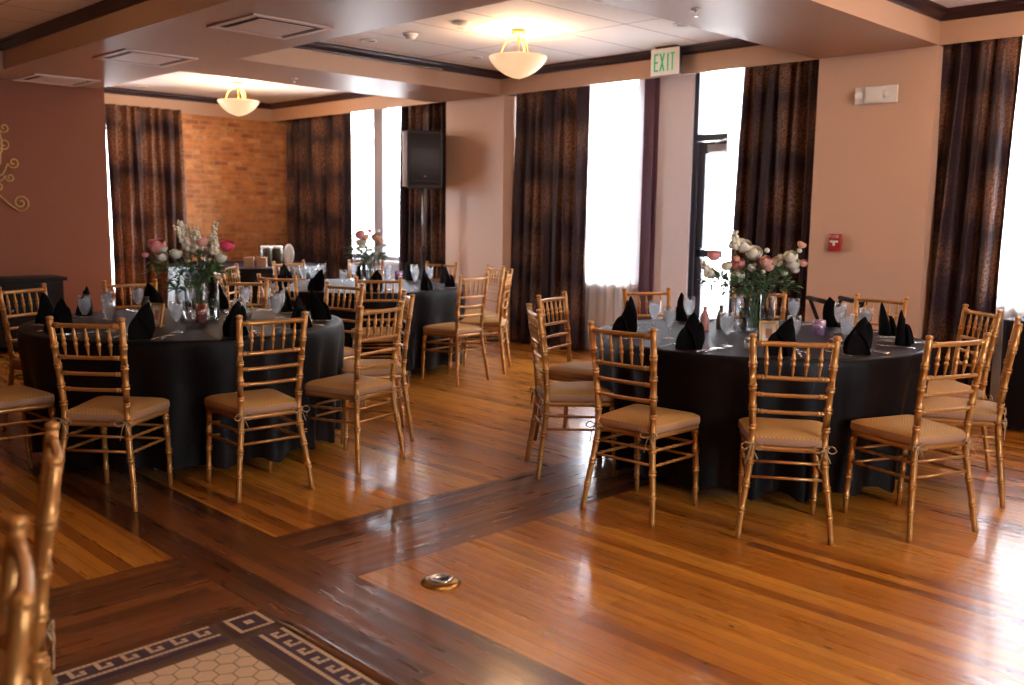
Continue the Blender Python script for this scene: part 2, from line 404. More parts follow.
for y in (Y0, 2.70, 2.78):
    s = .35 if y == 2.78 else 1
    rows.append([(MX+.002+.050*k/8, y, .001+.013*s*sin(pi*k/8)**.7) for k in range(9)])
tr.loft(rows, 0, True, closed=False); struct('trim_1', tr, ['floor_dark_y'])

wl = MB()                                    # window side: piers and the wall with its openings
def wallx(mb, x0, x1, ya, yb, openings, mi=0, zt=3.0):
    # wall slab between x0 and x1, openings [(y0,y1,z0,z1)]
    y = ya
    for (a, b, z0, z1) in sorted(openings):
        if a > y: mb.box((x0, y, 0), (x1, a, zt), mi)
        if z0 > 0: mb.box((x0, a, 0), (x1, b, z0), mi)
        mb.box((x0, a, z1), (x1, b, zt), mi); y = b
    if yb > y: mb.box((x0, y, 0), (x1, yb, zt), mi)
OPEN = [(1.75, 2.62, .80, 2.85), (4.05, 5.27, .0, 2.85), (5.90, 7.35, .74, 2.85), (9.1, 11.3, .80, 2.85)]
wallx(wl, XW, XW+.15, Y0, YB+.15, OPEN)
struct('wall_right', wl, ['window_wall'])
pl = MB()
for (a, b) in ((2.86, 3.80), (7.43, 8.38), (-1.0+.6, .25)): pl.box((XP, a, 0), (XW, b, ZS-.001))
struct('wall_pillars', pl, ['wall_paint'])
bw = MB()
for (a, b, z0, z1) in [(XW+.15, 5.65, 0, 3), (5.65, 3.7, 0, .1), (5.65, 3.7, 2.6, 3), (3.7, 2.0, 0, 3)]: bw.box((a, YB, z0), (b, YB+.15, z1))
struct('wall_back', bw, ['brick'])
lw = MB(); lw.box((X0, YL, 0), (4.195, YL+.14, ZS+.05)); struct('wall_left', lw, ['wall_brown'])
ow = MB(); ow.box((X0-.15, Y0-.15, 0), (X0, YL, 3)); ow.box((X0, Y0-.15, 0), (2.4, Y0, 3)); ow.box((3.7, Y0-.15, 0), (XW+.15, Y0, 3)); ow.box((2.4, Y0-.15, 0), (3.7, Y0, .8)); ow.box((2.4, Y0-.15, 2.5), (3.7, Y0, 3)); ow.box((1.85, YL+.14, 0), (2.0, YB, 3))
struct('wall_front', ow, ['wall_brown'])
bb = MB(); bb.box((XP-.015, 2.845, 0), (XP, 3.815, .12)); bb.box((XP-.015, 7.415, 0), (XP, 8.395, .12)); bb.box((X0, YL-.015, 0), (4.21, YL, .12)); bb.box((4.195, YL-.015, 0), (4.21, YL+.155, .12))
struct('baseboard_1', bb, ['crown_wood'])

# ceiling: soffit grid with coffers
xs = [X0, -1.1, 2.99, 4.13, XP, XW]; ys = [Y0, -2.6, 2.86, 3.82, 7.50, 8.54, YB]
coffers = {(1, 1): 1, (3, 1): 1, (3, 3): 1, (3, 5): 1, (1, 3): 1}
cofs = [(-1.1, -2.6, 2.99, 2.86), (4.13, -2.6, XP, 2.86), (4.13, 3.82, XP, 7.50), (4.13, 8.54, XP, YB-.03), (-1.1, 3.82, 2.99, 9.75)]
def in_cof(x, y): return any(a < x < c and b < y < d for a, b, c, d in cofs)
gx = sorted({X0, XW, *[c[0] for c in cofs], *[c[2] for c in cofs]}); gy = sorted({Y0, YB, *[c[1] for c in cofs], *[c[3] for c in cofs]})
ce = MB()
for i in range(len(gx)-1):
    for j in range(len(gy)-1):
        x0, x1, y0, y1 = gx[i], gx[i+1], gy[j], gy[j+1]
        if x0 >= XP-.001: continue
        z = ZC if in_cof((x0+x1)/2, (y0+y1)/2) else ZS
        ce.quad([(x0, y0, z), (x0, y1, z), (x1, y1, z), (x1, y0, z)], 1 if z == ZC else 0)
for (a, b, c, d) in cofs:
    for p, q in (((a, b), (c, b)), ((c, b), (c, d)), ((c, d), (a, d)), ((a, d), (a, b))):
        ce.quad([(*p, ZS), (*q, ZS), (*q, ZC), (*p, ZC)], 0)
ce.box((XP+.004, Y0, ZS), (XP+.016, YB, 3.0), 0)          # fascia hanging in front of the curtains
ce.box((X0, Y0, 3.0), (XW+.15, YB+.15, 3.1), 0)
struct('ceiling', ce, ['soffit_paint', 'ceiling_tile'])
for n, (a, b, c, d) in enumerate(cofs):
    cm = MB(); prof = [(0, ZF-.004), (.012, ZF-.004), (.018, ZF+.012), (.032, ZF+.022), (.055, ZF+.040), (.062, ZF+.058), (.078, ZC-.001), (0, ZC-.001)]
    rows = [[(x+sx*o, y+sy*o, z) for o, z in prof] for x, y, sx, sy in ((a, b, 1, 1), (c, b, -1, 1), (c, d, -1, -1), (a, d, 1, -1), (a, b, 1, 1))]
    cm.loft(rows, 0, False, caps=False); struct('trim_%d' % (n+2), cm, ['crown_wood'])
# vertical dark casing beside the pier
vt = MB(); vt.box((XW-.035, 5.665, .0), (XW, 5.825, 2.9)); vt.box((XW-.05, 5.685, .0), (XW-.035, 5.805, 2.9)); struct('trim_7', vt, ['dark_trim'])

def window(n, ya, yb, z0, z1, mull=None, mw=.06, frame='sill_white', mid=None):
    f = MB(); fr = .06; xa, xb = XW+.04, XW+.11
    f.box((xa, ya, z0), (xb, ya+fr, z1)); f.box((xa, yb-fr, z0), (xb, yb, z1)); f.box((xa, ya+fr, z0), (xb, yb-fr, z0+fr)); f.box((xa, ya+fr, z1-fr), (xb, yb-fr, z1))
    if mull: f.box((xa-.02, mull-mw/2, z0+fr), (xb, mull+mw/2, z1-fr))
    if mid: f.box((xa, ya+fr, mid-.025), (xb, yb-fr, mid+.025))
    o = f.build('window_%d' % n, [frame], kind='structure')
    g = MB(); g.box((XW+.07, ya+fr, z0+fr), (XW+.076, yb-fr, z1-fr)); g.build('window_pane', ['pane_glass'], o)
    s = MB(); s.box((XW-.09, ya-.04, z0-.04), (XW+.04, yb+.04, z0)); s.build('window_sill', ['sill_white'], o)
window(1, 5.90, 7.35, .74, 2.85)
window(2, 1.75, 2.62, .80, 2.85, mid=1.55)
window(3, 9.1, 11.3, .80, 2.85, mull=10.24, mw=.20, frame='mullion')
f = MB()
for a, b in (((5.58, YB+.04, .1), (5.65, YB+.1, 2.6)), ((3.7, YB+.04, .1), (3.77, YB+.1, 2.6)), ((3.77, YB+.04, .1), (5.58, YB+.1, .17)), ((3.77, YB+.04, 2.53), (5.58, YB+.1, 2.6))): f.box(a, b)
o = f.build('window_4', ['sill_white'], kind='structure'); g = MB(); g.box((3.77, YB+.06, .17), (5.58, YB+.066, 2.53)); g.build('window_pane', ['pane_glass'], o)
f = MB()
for a, b in (((2.4, Y0-.1, .8), (2.47, Y0-.04, 2.5)), ((3.63, Y0-.1, .8), (3.7, Y0-.04, 2.5)), ((2.47, Y0-.1, .8), (3.63, Y0-.04, .87)), ((2.47, Y0-.1, 2.43), (3.63, Y0-.04, 2.5)), ((2.97, Y0-.1, .87), (3.03, Y0-.04, 2.43))): f.box(a, b)
o = f.build('window_5', ['sill_white'], kind='structure'); g = MB(); g.box((2.47, Y0-.07, .87), (3.63, Y0-.064, 2.43)); g.build('window_pane', ['pane_glass'], o)  # unseen window, added behind the camera to fill the near side
# glazed exit door with transom
f = MB(); xa, xb = XW+.02, XW+.12; DA, DB = 4.05, 5.27
for a, b in (((xa, DA, 0), (xb, DA+.05, 2.85)), ((xa, DB-.05, 0), (xb, DB, 2.85)), ((xa, DA+.05, 2.14), (xb, DB-.05, 2.20)), ((xa, DA+.05, 2.80), (xb, DB-.05, 2.85))): f.box(a, b)
dr = f.build('door_1', ['door_dark'], kind='structure')
f = MB(); xa, xb = XW+.04, XW+.085
for a, b in (((xa, DA+.055, .01), (xb, DA+.15, 2.13)), ((xa, DB-.135, .01), (xb, DB-.055, 2.13)), ((xa, DA+.15, 2.02), (xb, DB-.135, 2.13)), ((xa, DA+.15, .01), (xb, DB-.135, .24)), ((xa-.03, DA+.10, 1.045), (xa-.005, DB-.08, 1.115)), ((xa, DB-.135, 1.03), (xa-.03, DB-.07, 1.13))): f.box(a, b)
f.build('door_leaf', ['door_dark'], dr)
f = MB(); f.box((XW+.06, DA+.15, .24), (XW+.066, DB-.135, 2.02)); f.box((XW+.06, DA+.05, 2.20), (XW+.066, DB-.05, 2.80)); f.build('door_glass', ['pane_glass'], dr)
f = MB(); f.box((XW-.02, 4.78, 2.03), (XW+.04, 5.08, 2.10)); f.tube([(XW-.01, 5.0, 2.11), (XW-.10, 4.85, 2.125), (XW+.02, 4.70, 2.14)], .009, 6); f.build('door_closer', ['grey_metal'], dr)
# outside
f = MB(); f.quad([(7.8, -30, -.15), (60, -30, -.15), (60, 60, -.15), (7.8, 60, -.15)]); f.quad([(-30, 12.35, -.15), (7.8, 12.35, -.15), (7.8, 60, -.15), (-30, 60, -.15)]); struct('street', f, ['stone'])
f = MB(); f.box((26, -8, -.15), (34, 34, 11)); f.box((25.9, -8, 10.6), (26, 34, 11.1), 0)
bl = f.build('building', ['facade']); tag(bl, 'pale building across the street seen through the glass door transom', 'building')
wi = 0
for k in range(12):
    for zz in (1.2, 4.6, 8.0):
        g = MB(); y = -6+k*3.4; g.box((25.86, y, zz), (26.02, y+1.1, zz+1.9), 0); g.box((25.8, y-.1, zz-.15), (26.0, y+1.2, zz), 1); g.build('window', ['facade_window', 'facade'], bl)

# ------------------------------------------------------------------ curtains
def curtain(y0, y1, x, label, z1=2.74, z0=.015, folds=6, amp=.055, flare=0, lean=0, seed=1, axis='y', matn='curtain', name='curtain', cat='curtain', group=None):
    rnd = random.Random(seed); n = folds*14; ph = [rnd.uniform(-.5, .5) for _ in range(folds+2)]; wd = [rnd.uniform(.6, 1.25) for _ in range(folds+2)]
    rows = []; m = 22
    for j in range(m+1):
        t = j/m; z = z0+(z1-z0)*t; row = []; row2 = []
        a = amp*(1.15-.45*t)
        for k in range(n+1):
            u = k/n; s = u*folds; i = int(min(s, folds-1e-6)); 
            q = sin(2*pi*s + ph[i]*.8*sin(pi*(s-i)) + .5*sin(1.7*t+i))*wd[i]
            q = math.copysign(abs(q)**.8, q) + .25*sin(2*pi*s*2.3+2*t+seed)
            c = (y0+y1)/2; w = (y1-y0)*(1+flare*(1-t)**1.5)
            yy = c+(u-.5)*w + .012*sin(6*pi*u+4*t) + lean*(1-t)
            xx = x+a*q
            row.append((xx, yy, z) if axis == 'y' else (yy, xx, z))
        back = [((p[0]+.006), p[1], p[2]) if axis == 'y' else (p[0], p[1]+.006, p[2]) for p in reversed(row)]
        rows.append(row+back)
    mb = MB(); mb.loft(rows, 0, True)
    o = mb.build(name, [matn]); return tag(o, label, cat, group)
curtain(3.84, 4.60, 7.42, 'aubergine and bronze damask curtain hanging between glass door and fire alarm pillar', folds=6, flare=.06, seed=3, lean=.02)
curtain(6.40, 7.40, 7.42, 'aubergine and bronze damask curtain beside the plain beige pillar and bright sheer window', folds=7, flare=.03, seed=5)
curtain(2.34, 2.90, 7.36, 'aubergine and bronze damask curtain beside emergency light pillar, over black side table', folds=4, amp=.065, flare=.16, seed=8, lean=.06)
curtain(8.50, 9.42, 7.42, 'dark damask curtain hanging directly behind the black loudspeaker', folds=6, seed=11)
curtain(10.52, 12.05, 7.42, 'dark damask curtain covering the corner between brick wall and far window', folds=9, seed=14)
curtain(4.865, 5.86, 12.08, 'dark curtain hanging between brown wall and exposed brick', folds=7, seed=17, axis='x', z1=2.73)
curtain(5.50+.35, 6.62, 7.54, 'sheer white curtain hanging over the bright window beside the dark casing', folds=7, amp=.022, seed=21, matn='sheer', name='sheer_curtain', cat='sheer curtain', z0=.03)
curtain(4.50, 4.80, 7.53, 'narrow sheer white curtain at the edge of glass door', folds=3, amp=.02, seed=23, matn='sheer', name='sheer_curtain', cat='sheer curtain', z0=.03)
curtain(1.76, 2.46, 7.54, 'sheer white curtain at the window above black side table', folds=7, amp=.02, seed=25, matn='sheer', name='sheer_curtain', cat='sheer curtain', z0=.5)

# ------------------------------------------------------------------ chiavari chair
def node_path(p0s, r, nodes, taper=None):
    """points and radii of a bamboo-like turned pole along polyline p0s [(x,y,z)...]; nodes at arc fractions"""
    P = [Vector(p) for p in p0s]; L = [0]
    for a, b in zip(P, P[1:]): L.append(L[-1]+(b-a).length)
    tot = L[-1]
    def at(s):
        s = min(max(s, 0), tot)
        for i in range(len(P)-1):
            if s <= L[i+1]+1e-9: return P[i].lerp(P[i+1], (s-L[i])/max(L[i+1]-L[i], 1e-9))
        return P[-1]
    samples = {0.0: 1.0, tot: 1.0}
    for l in L: samples.setdefault(l, 1.0)
    for nf in nodes:
        s = nf*tot
        for d, k in ((-.013, 1.0), (-.010, 1.28), (-.005, 1.28), (-.002, 1.0), (.002, 1.0), (.005, 1.28), (.010, 1.28), (.013, 1.0)):
            if 0 < s+d < tot: samples[s+d] = k
    ss = sorted(samples); tf = taper or (lambda f: 1)
    return [at(s) for s in ss], [r*samples[s]*tf(s/tot) for s in ss]
def curve_pts(ctrl, n=14):
    out = []; m = len(ctrl)-1
    for i in range(n+1):
        t = i/n*m; k = min(int(t), m-1); f = t-k
        p = [Vector(ctrl[max(k-1, 0)]), Vector(ctrl[k]), Vector(ctrl[k+1]), Vector(ctrl[min(k+2, m)])]
        out.append(.5*((2*p[1])+(p[2]-p[0])*f+(2*p[0]-5*p[1]+4*p[2]-p[3])*f*f+(3*p[1]-p[0]-3*p[2]+p[3])*f**3))
    return out
CH = 'gold bamboo-style ballroom chair '
def chair_proto():
    t = thing('ballroom_chair', CH, 'chair')
    def post_c(s): return curve_pts([(s*.200, -.240, 0), (s*.186, -.222, .14), (s*.160, -.196, .34), (s*.155, -.190, .46), (s*.162, -.208, .66), (s*.174, -.243, .905)], 18)
    def post_at(z, s):
        c = post_c(s)
        for a, b in zip(c, c[1:]):
            if a.z <= z <= b.z: return a.lerp(b, (z-a.z)/(b.z-a.z))
        return c[-1]
    for s in (-1, 1):
        P, r = node_path(post_c(s), .0152, [.14, .27, .385, .47, .56, .655, .76, .87], lambda f: .84+.16*min(1, f*3))
        e = P[-1]; P += [e+Vector((0, -.0005, .003)), e+Vector((0, -.001, .006)), e+Vector((0, -.001, .012)), e+Vector((0, -.001, .019)), e+Vector((0, -.001, .023))]
        r += [.0105, .0155, .0175, .0155, .006]
        b = MB(); b.tube(P, r, 10); b.build('back_post', ['gold'], t)
        P, r = node_path(curve_pts([(s*.172, .195, 0), (s*.172, .186, .2), (s*.166, .172, .42)], 6), .0148, [.2, .45, .68, .88], lambda f: .74+.26*min(1, f*2))
        b = MB(); b.tube(P, r, 10); b.build('leg', ['gold'], t)
    def rail(z, name, r=.0105, bow=.012, nodes=(.0+.08, .92), dz=0):
        a, b_ = post_at(z, -1), post_at(z, 1); c = [a, a.lerp(b_, .25)+Vector((0, -bow*.75, dz*.7)), a.lerp(b_, .5)+Vector((0, -bow, dz)), a.lerp(b_, .75)+Vector((0, -bow*.75, dz*.7)), b_]
        P, rr = node_path(curve_pts(c, 12), r, nodes); b = MB(); b.tube(P, rr, 8); b.build(name, ['gold'], t)
    rail(.885, 'top_rail', .0115); rail(.733, 'back_rail', .0095, nodes=(.1, .9)); rail(.655, 'back_rail', .009, nodes=(.1, .9)); rail(.578, 'back_rail', .009, nodes=(.1, .9))
    for k in range(5):
        f = (k+1)/6; a = post_at(.735, -1).lerp(post_at(.735, 1), f)+Vector((0, -.011, 0)); b_ = post_at(.883, -1).lerp(post_at(.883, 1), f)+Vector((0, -.011, 0))
        P = []; rr = []
        for g, q in ((0, .45), (.06, .55), (.2, .85), (.36, 1.05), (.38, 1.4), (.44, 1.4), (.46, 1.05), (.54, 1.05), (.56, 1.4), (.62, 1.4), (.64, 1.05), (.8, .85), (.94, .55), (1, .45)):
            P.append(a.lerp(b_, g)); rr.append(.0078*q)
        b = MB(); b.tube(P, rr, 7); b.build('spindle', ['gold'], t)
    # seat frame
    def outline(gr, z, n=5):
        c = [(-.158, -.19), (.158, -.19), (.197, .185), (-.197, .185)]; r = [.02, .02, .05, .05]; pts = []
        cx = sum(p[0] for p in c)/4; cy = sum(p[1] for p in c)/4
        for i, p in enumerate(c):
            pv = Vector(p); a = (Vector(c[i-1])-pv).normalized(); b_ = (Vector(c[(i+1) % 4])-pv).normalized(); rr = r[i]+max(0, gr)
            p0 = pv+a*rr; p1 = pv+b_*rr
            for k in range(n+1):
                f = k/n; q = (1-f)**2*p0+2*f*(1-f)*pv+f*f*p1; d = Vector((q.x-cx, q.y-cy)); d.normalize(); pts.append((q.x+d.x*gr, q.y+d.y*gr, z))
        return pts
    b = MB(); b.loft([outline(-.006, .395), outline(.003, .399), outline(.006, .408), outline(.003, .417), outline(-.004, .420)], 0, True); b.build('seat', ['gold'], t)
    b = MB(); b.loft([outline(-.010, .419), outline(.008, .421), outline(.014, .430), outline(.014, .446), outline(.010, .456)], 0, True, caps=False)
    b.loft([outline(.010, .456), outline(.0115, .459), outline(.006, .461), outline(-.02, .471), outline(-.06, .479), outline(-.11, .482)], 1, True, caps=False)
    b.f.append(tuple(range(len(b.v)-24, len(b.v)))); b.m.append(1); b.sm.append(True)
    cu = b.build('cushion', ['seat_side', 'seat_fabric'], t)
    rn = random.Random(4)
    for s in (-1, 1):
        b = MB(); p = post_at(.425, s)
        b.tube([p+Vector((.021*cos(a), .021*sin(a), .002*sin(3*a))) for a in [2*pi*i/10 for i in range(11)]], .004, 5, flat=.6)
        for q in (-1, 1):
            b.tube(curve_pts([p+Vector((0, -.02, 0)), p+Vector((q*.028, -.032, .014)), p+Vector((q*.048, -.034, -.006)), p+Vector((q*.026, -.03, -.018)), p+Vector((0, -.02, 0))], 12), .0035, 5, flat=.6)
            b.tube(curve_pts([p+Vector((0, -.02, 0)), p+Vector((q*.012, -.032, -.03)), p+Vector((q*.026, -.03, -.075+q*.012))], 6), .0033, 5, flat=.6)
        b.build('tie', ['tie_fabric'], cu)
    def legp(z, s):
        return Vector((s*(.172-.006*z/.42), .195-.023*z/.42, z))
    for z in (.345, .275):
        for s in (-1, 1):
            P, r = node_path([post_at(z+.0, s), legp(z-.015, s)], .0068, [.18, .34, .5, .66, .82]); b = MB(); b.tube(P, r, 7); b.build('stretcher', ['gold'], t)
        P, r = node_path([post_at(z+.005, -1), post_at(z+.005, 1)], .0068, []); b = MB(); b.tube(P, r, 7); b.build('stretcher', ['gold'], t)
        P, r = node_path([legp(z-.02, -1), legp(z-.02, 1)], .0068, []); b = MB(); b.tube(P, r, 7); b.build('stretcher', ['gold'], t)
    return t
CHAIR = chair_proto()

# ------------------------------------------------------------------ tables and cloths
TB = [(4.76, 2.79), (2.60, 5.37), (5.20, 7.13)]
def table_proto():
    t = thing('round_table', '', 'table')
    b = MB(); b.lathe([(.02, .728), (.88, .728), (.905, .732), (.905, .748), (.895, .752), (.02, .752)], 48); b.build('tabletop', ['grey_metal'], t)
    for sx in (-1, 1):
        for sy in (-1, 1):
            b = MB(); b.tube([(sx*.50, sy*.32, .728), (sx*.50, sy*.32, .06), (sx*.50, sy*.33, 0)], .0135, 8); b.build('leg', ['grey_metal'], t)
        b = MB(); b.tube([(sx*.50, -.32, .18), (sx*.50, .32, .18)], .010, 6); b.build('leg_brace', ['grey_metal'], t)
    return t
TABLE = table_proto()
def cloth(seed, zb=.085):
    rnd = random.Random(seed); n = 180; rows = []; K = 21
    ph = [rnd.uniform(-.9, .9) for _ in range(K)]; am = [rnd.uniform(.45, 1.25) for _ in range(K)]
    def fold(a):
        s = a/(2*pi)*K; i = int(s) % K; j = (i+1) % K; f = s-int(s); g = f*f*(3-2*f)
        return sin(2*pi*s+ph[i]*(1-g)+ph[j]*g)*(am[i]*(1-g)+am[j]*g)
    R0 = .918
    def ring(r, z, fa, dz=0):
        out = []
        for k in range(n):
            a = 2*pi*k/n; fo = fold(a); rr = r+fa*(fo*.9 if fo > 0 else fo*1.0); out.append((rr*cos(a), rr*sin(a), z-dz*max(fo, 0)))
        return out
    top = [ring(r, .757+.0015, 0) for r in (.02, .3, .6, .85, .895)]
    side = [ring(.895, .7585, 0), ring(.912, .756, 0), ring(R0-.001, .747, .001), ring(R0+.003, .72, .004), ring(R0+.002, .65, .010)]
    for k in range(1, 11): side.append(ring(R0+.002-.050*(k/10)**.8, .65-(.65-zb)*k/10, .010+.030*(k/10)**.9, .030*(k/10)**3))
    mb = MB(); mb.loft(top, 0, True, caps=False); mb.loft(side, 1, True, caps=False)
    mb.f.append(tuple(range(0, n))); mb.m.append(0); mb.sm.append(True)
    return mb
TN = ['the table by the glass door', 'the table by the brown scroll wall', 'the far table near the loudspeaker']
for i, (x, y) in enumerate(TB):
    o = place(TABLE, USED, (x, y, 0), [.5, .2, .9][i], ['round folding table under black cloth, by the glass door', 'round folding table under black cloth, by the brown wall with scroll decoration', 'round folding table under black cloth, far one near the loudspeaker'][i], 'round banquet tables')
    c = cloth(31+i).build('tablecloth', ['tablecloth_sheen_top', 'tablecloth'], loc=(x, y, 0), rz=[.3, 1.1, 2.0][i])
    tag(c, ['floor-length black tablecloth on the round table by the glass door', 'floor-length black tablecloth on the round table nearest the brown wall', 'floor-length black tablecloth on the far round table by the loudspeaker'][i], 'tablecloth', 'black tablecloths')

# places: azimuth, radius, phrase
PLACES = {
 0: [(184, 'on the aisle side of the glass-door table, in front, seen from behind', 'C1'),
     (218, 'at the middle of the near edge of the glass-door table', 'C2'),
     (250.5, 'at the near edge of the glass-door table towards the alarm pillar', 'C3'),
     (288, 'beside the black side table, its white cushion turned to the glass-door table', 'C4'),
     (320, 'in front of the wide damask curtain, nearest the black side table', 'C5'),
     (355, 'beneath the fire alarm, behind the glass-door table', 'C6'),
     (30, 'behind the flower vases of the glass-door table', 'C7h'),
     (65, 'in front of the dark window casing and white pier', 'C7'),
     (104, 'beside the sheer curtain, inner of two at the glass-door table', 'C8'),
     (144, 'edge-on in the aisle beside the glass-door table, outer of two', 'C9')],
 1: [(225, 'behind the blurred posts, at the near edge of the scroll-wall table', 'D1'),
     (261, 'at the near edge of the scroll-wall table, seen squarely from behind', 'D2'),
     (297, 'turned half sideways at the aisle corner of the scroll-wall table', 'D3'),
     (330, 'edge-on behind the half-turned one on the aisle side', 'D4'),
     (11, 'between scroll-wall table and far table, facing the scroll-wall table', 'D5'),
     (47, 'beyond the flowers of the scroll-wall table, towards the brick wall', 'D6'),
     (81, 'across the scroll-wall table in front of the dark curtain', 'D7'),
     (114, 'across the scroll-wall table in front of the black console', 'D8'),
     (186, 'cut off by the picture edge, only its cushion and front legs in view', 'D9')],
 2: [(18, 'behind the far table below the loudspeaker', 'E1'),
     (54, 'behind the flowers of the far table, hidden mostly', 'E2'),
     (90, 'across the far table, nearest the jars on the buffet', 'E3'),
     (128, 'turned side-on before the black-draped buffet', 'E4'),
     (164, 'between the lantern and the far table', 'E5'),
     (202, 'at the far table with back to the scroll-wall table flowers', 'E6'),
     (238, 'with back to camera at the middle of the far table', 'E7'),
     (276, 'standing free in the aisle with a pale cushion, at the far table corner', 'E8'),
     (308, 'nearer of two in front of the beige pillar, bow at its back', 'E9'),
     (342, 'farther of two in front of the beige pillar', 'E10')]}
DIST = {'C1': 1.115, 'C2': 1.10, 'C3': 1.11, 'C4': 1.07, 'C5': 1.10, 'C6': 1.12, 'C9': 1.05, 'D1': 1.07, 'D2': 1.06, 'D3': 1.08}
HEAD = {'C1': 274, 'C2': 304, 'C3': 338, 'D3': 13, 'C9': 233, 'D1': 310, 'D2': 355}
GR = ['chairs around the glass-door table', 'chairs around the scroll-wall table', 'chairs around the far table']
for ti, lst in PLACES.items():
    for az, ph, key in lst:
        d = DIST.get(key, 1.09); a = R(az); h = R(HEAD[key]) if key in HEAD else a+pi/2
        place(CHAIR, USED, (TB[ti][0]+d*cos(a), TB[ti][1]+d*sin(a), 0), h, 'gold chair ' + ph, GR[ti])
# two chairs close to the camera, only their posts in frame
place(CHAIR, USED, (.474, 2.192, 0), R(71.6), 'blurred gold bamboo-style chair by the mosaic, its taller posts in view', 'blurred chairs beside the mosaic floor')
place(CHAIR, USED, (.188, 1.501, 0), R(73.6), 'blurred gold bamboo-style chair at the picture corner, lower posts in view', 'blurred chairs beside the mosaic floor')

# ------------------------------------------------------------------ table settings
def goblet_proto():
    t = thing('water_goblet', '', 'goblet')
    prof = [(.002, 0), (.034, 0), (.035, .002), (.012, .007), (.0065, .014), (.0055, .03), (.0075, .037), (.0055, .044), (.008, .052), (.016, .064), (.0265, .085), (.0335, .108), (.0365, .132), (.0355, .158), (.034, .174), (.033, .174), (.034, .158), (.035, .132), (.032, .108), (.025, .086), (.014, .066), (.005, .060), (.001, .059)]
    b = MB(); b.lathe(prof, 20); b.build('glass', ['clear_glass'], t)
    b = MB(); b.lathe([(.004, .0615), (.0135, .068), (.0245, .088), (.031, .109), (.034, .132), (.0333, .150), (.004, .152)], 16)
    w = b.build('ice_water', ['ice_water'], t)
    rn = random.Random(3)
    for k in range(5):
        b = MB(); M = Matrix.Translation((rn.uniform(-.014, .014), rn.uniform(-.014, .014), .10+.013*k)) @ Matrix.Rotation(rn.uniform(0, 3), 4, (rn.random(), rn.random(), 1)); b.box((-.011, -.011, -.009), (.011, .011, .009), 0, M); b.build('ice_cube', ['ice_water'], w)
    return t
GOB = goblet_proto()
def napkin_proto(seed):
    rn = random.Random(seed); b = MB(); n = 18; H = .185
    lean = rn.uniform(.2, 1)*.03
    rows = []
    for j in range(15):
        t = j/14; z = H*t; w = .054*max(1-t**2.3, 0)**.75*(1+.25*sin(pi*min(t*1.6, 1)))+.0015; d = .034*(1-t)**.75+.003
        cx = lean*t*t*2+.006*sin(4*t); cy = .018*t
        row = []
        for k in range(n):
            a = 2*pi*k/n; ww = 1+.10*sin(3*a+2*t+seed)
            row.append((cx+w*cos(a)*ww, cy+d*sin(a)*ww, z))
        rows.append(row)
    b.loft(rows, 0, True)
    rows = []                                        # front lapel
    for j in range(11):
        t = j/10; z = .115*t; w = .055*max(1-t**1.8, 0)**.7+.001
        rows.append([(w*cos(a)-.012*t, -.022-.030*(1-t)**.5-.010*sin(a)-.006*sin(2*a), z+.006*cos(2*a)*(1-t)) for a in [pi+pi*k/10 for k in range(11)]] + [(w*cos(a)-.012*t, -.014-.026*(1-t)**.5-.010*sin(a), z) for a in [2*pi-pi*k/10 for k in range(11)]])
    b.loft(rows, 0, True)
    rows = []                                        # folded side wing
    for j in range(11):
        t = j/10; z = (.12+.02*(seed % 3))*t; cx = .030+.045*t-.02*t*t; w = .034*max(1-t**2, 0)**.6+.001
        rows.append([(cx+w*cos(2*pi*k/12), .006+.016*(1-t*.7)*sin(2*pi*k/12), z) for k in range(12)])
    b.loft(rows, 0, True)
    t = b.build('folded_napkin', ['napkin']); tag(t, '', 'napkin'); return t
NAPS = [napkin_proto(s) for s in (1, 2, 5)]
def cutlery_proto(kind):
    b = MB()
    if kind == 'knife':
        b.tube([(0, -.11, .004), (0, -.02, .004), (0, 0, .003)], [.005, .004, .003], 8, flat=.5)
        b.loft([[(-.006, y, .0015), (.006+e, y, .0015), (.006+e, y, .0028), (-.006, y, .0028)] for y, e in ((0, 0), (.03, .003), (.09, .003), (.115, -.004), (.12, -.010))], 0, True)
    if kind == 'fork':
        b.tube([(0, -.10, .003), (0, -.04, .004), (0, .02, .006), (0, .045, .003)], [.006, .004, .003, .008], 8, flat=.35)
        for k in range(4):
            x = (k-1.5)*.0055; b.tube([(x*.8, .043, .003), (x, .07, .0035), (x, .095, .007)], [.0022, .0018, .001], 5)
    if kind == 'spoon':
        b.tube([(0, -.10, .003), (0, -.04, .004), (0, .03, .005)], [.006, .004, .003], 8, flat=.35)
        b.ball((0, .052, .005), .018, 12, 6, 0, (1, 1.5, .22))
    o = b.build('table_' + kind, ['silver']); return tag(o, '', kind)
CUT = {k: cutlery_proto(k) for k in ('knife', 'fork', 'spoon')}
ZT = .7590
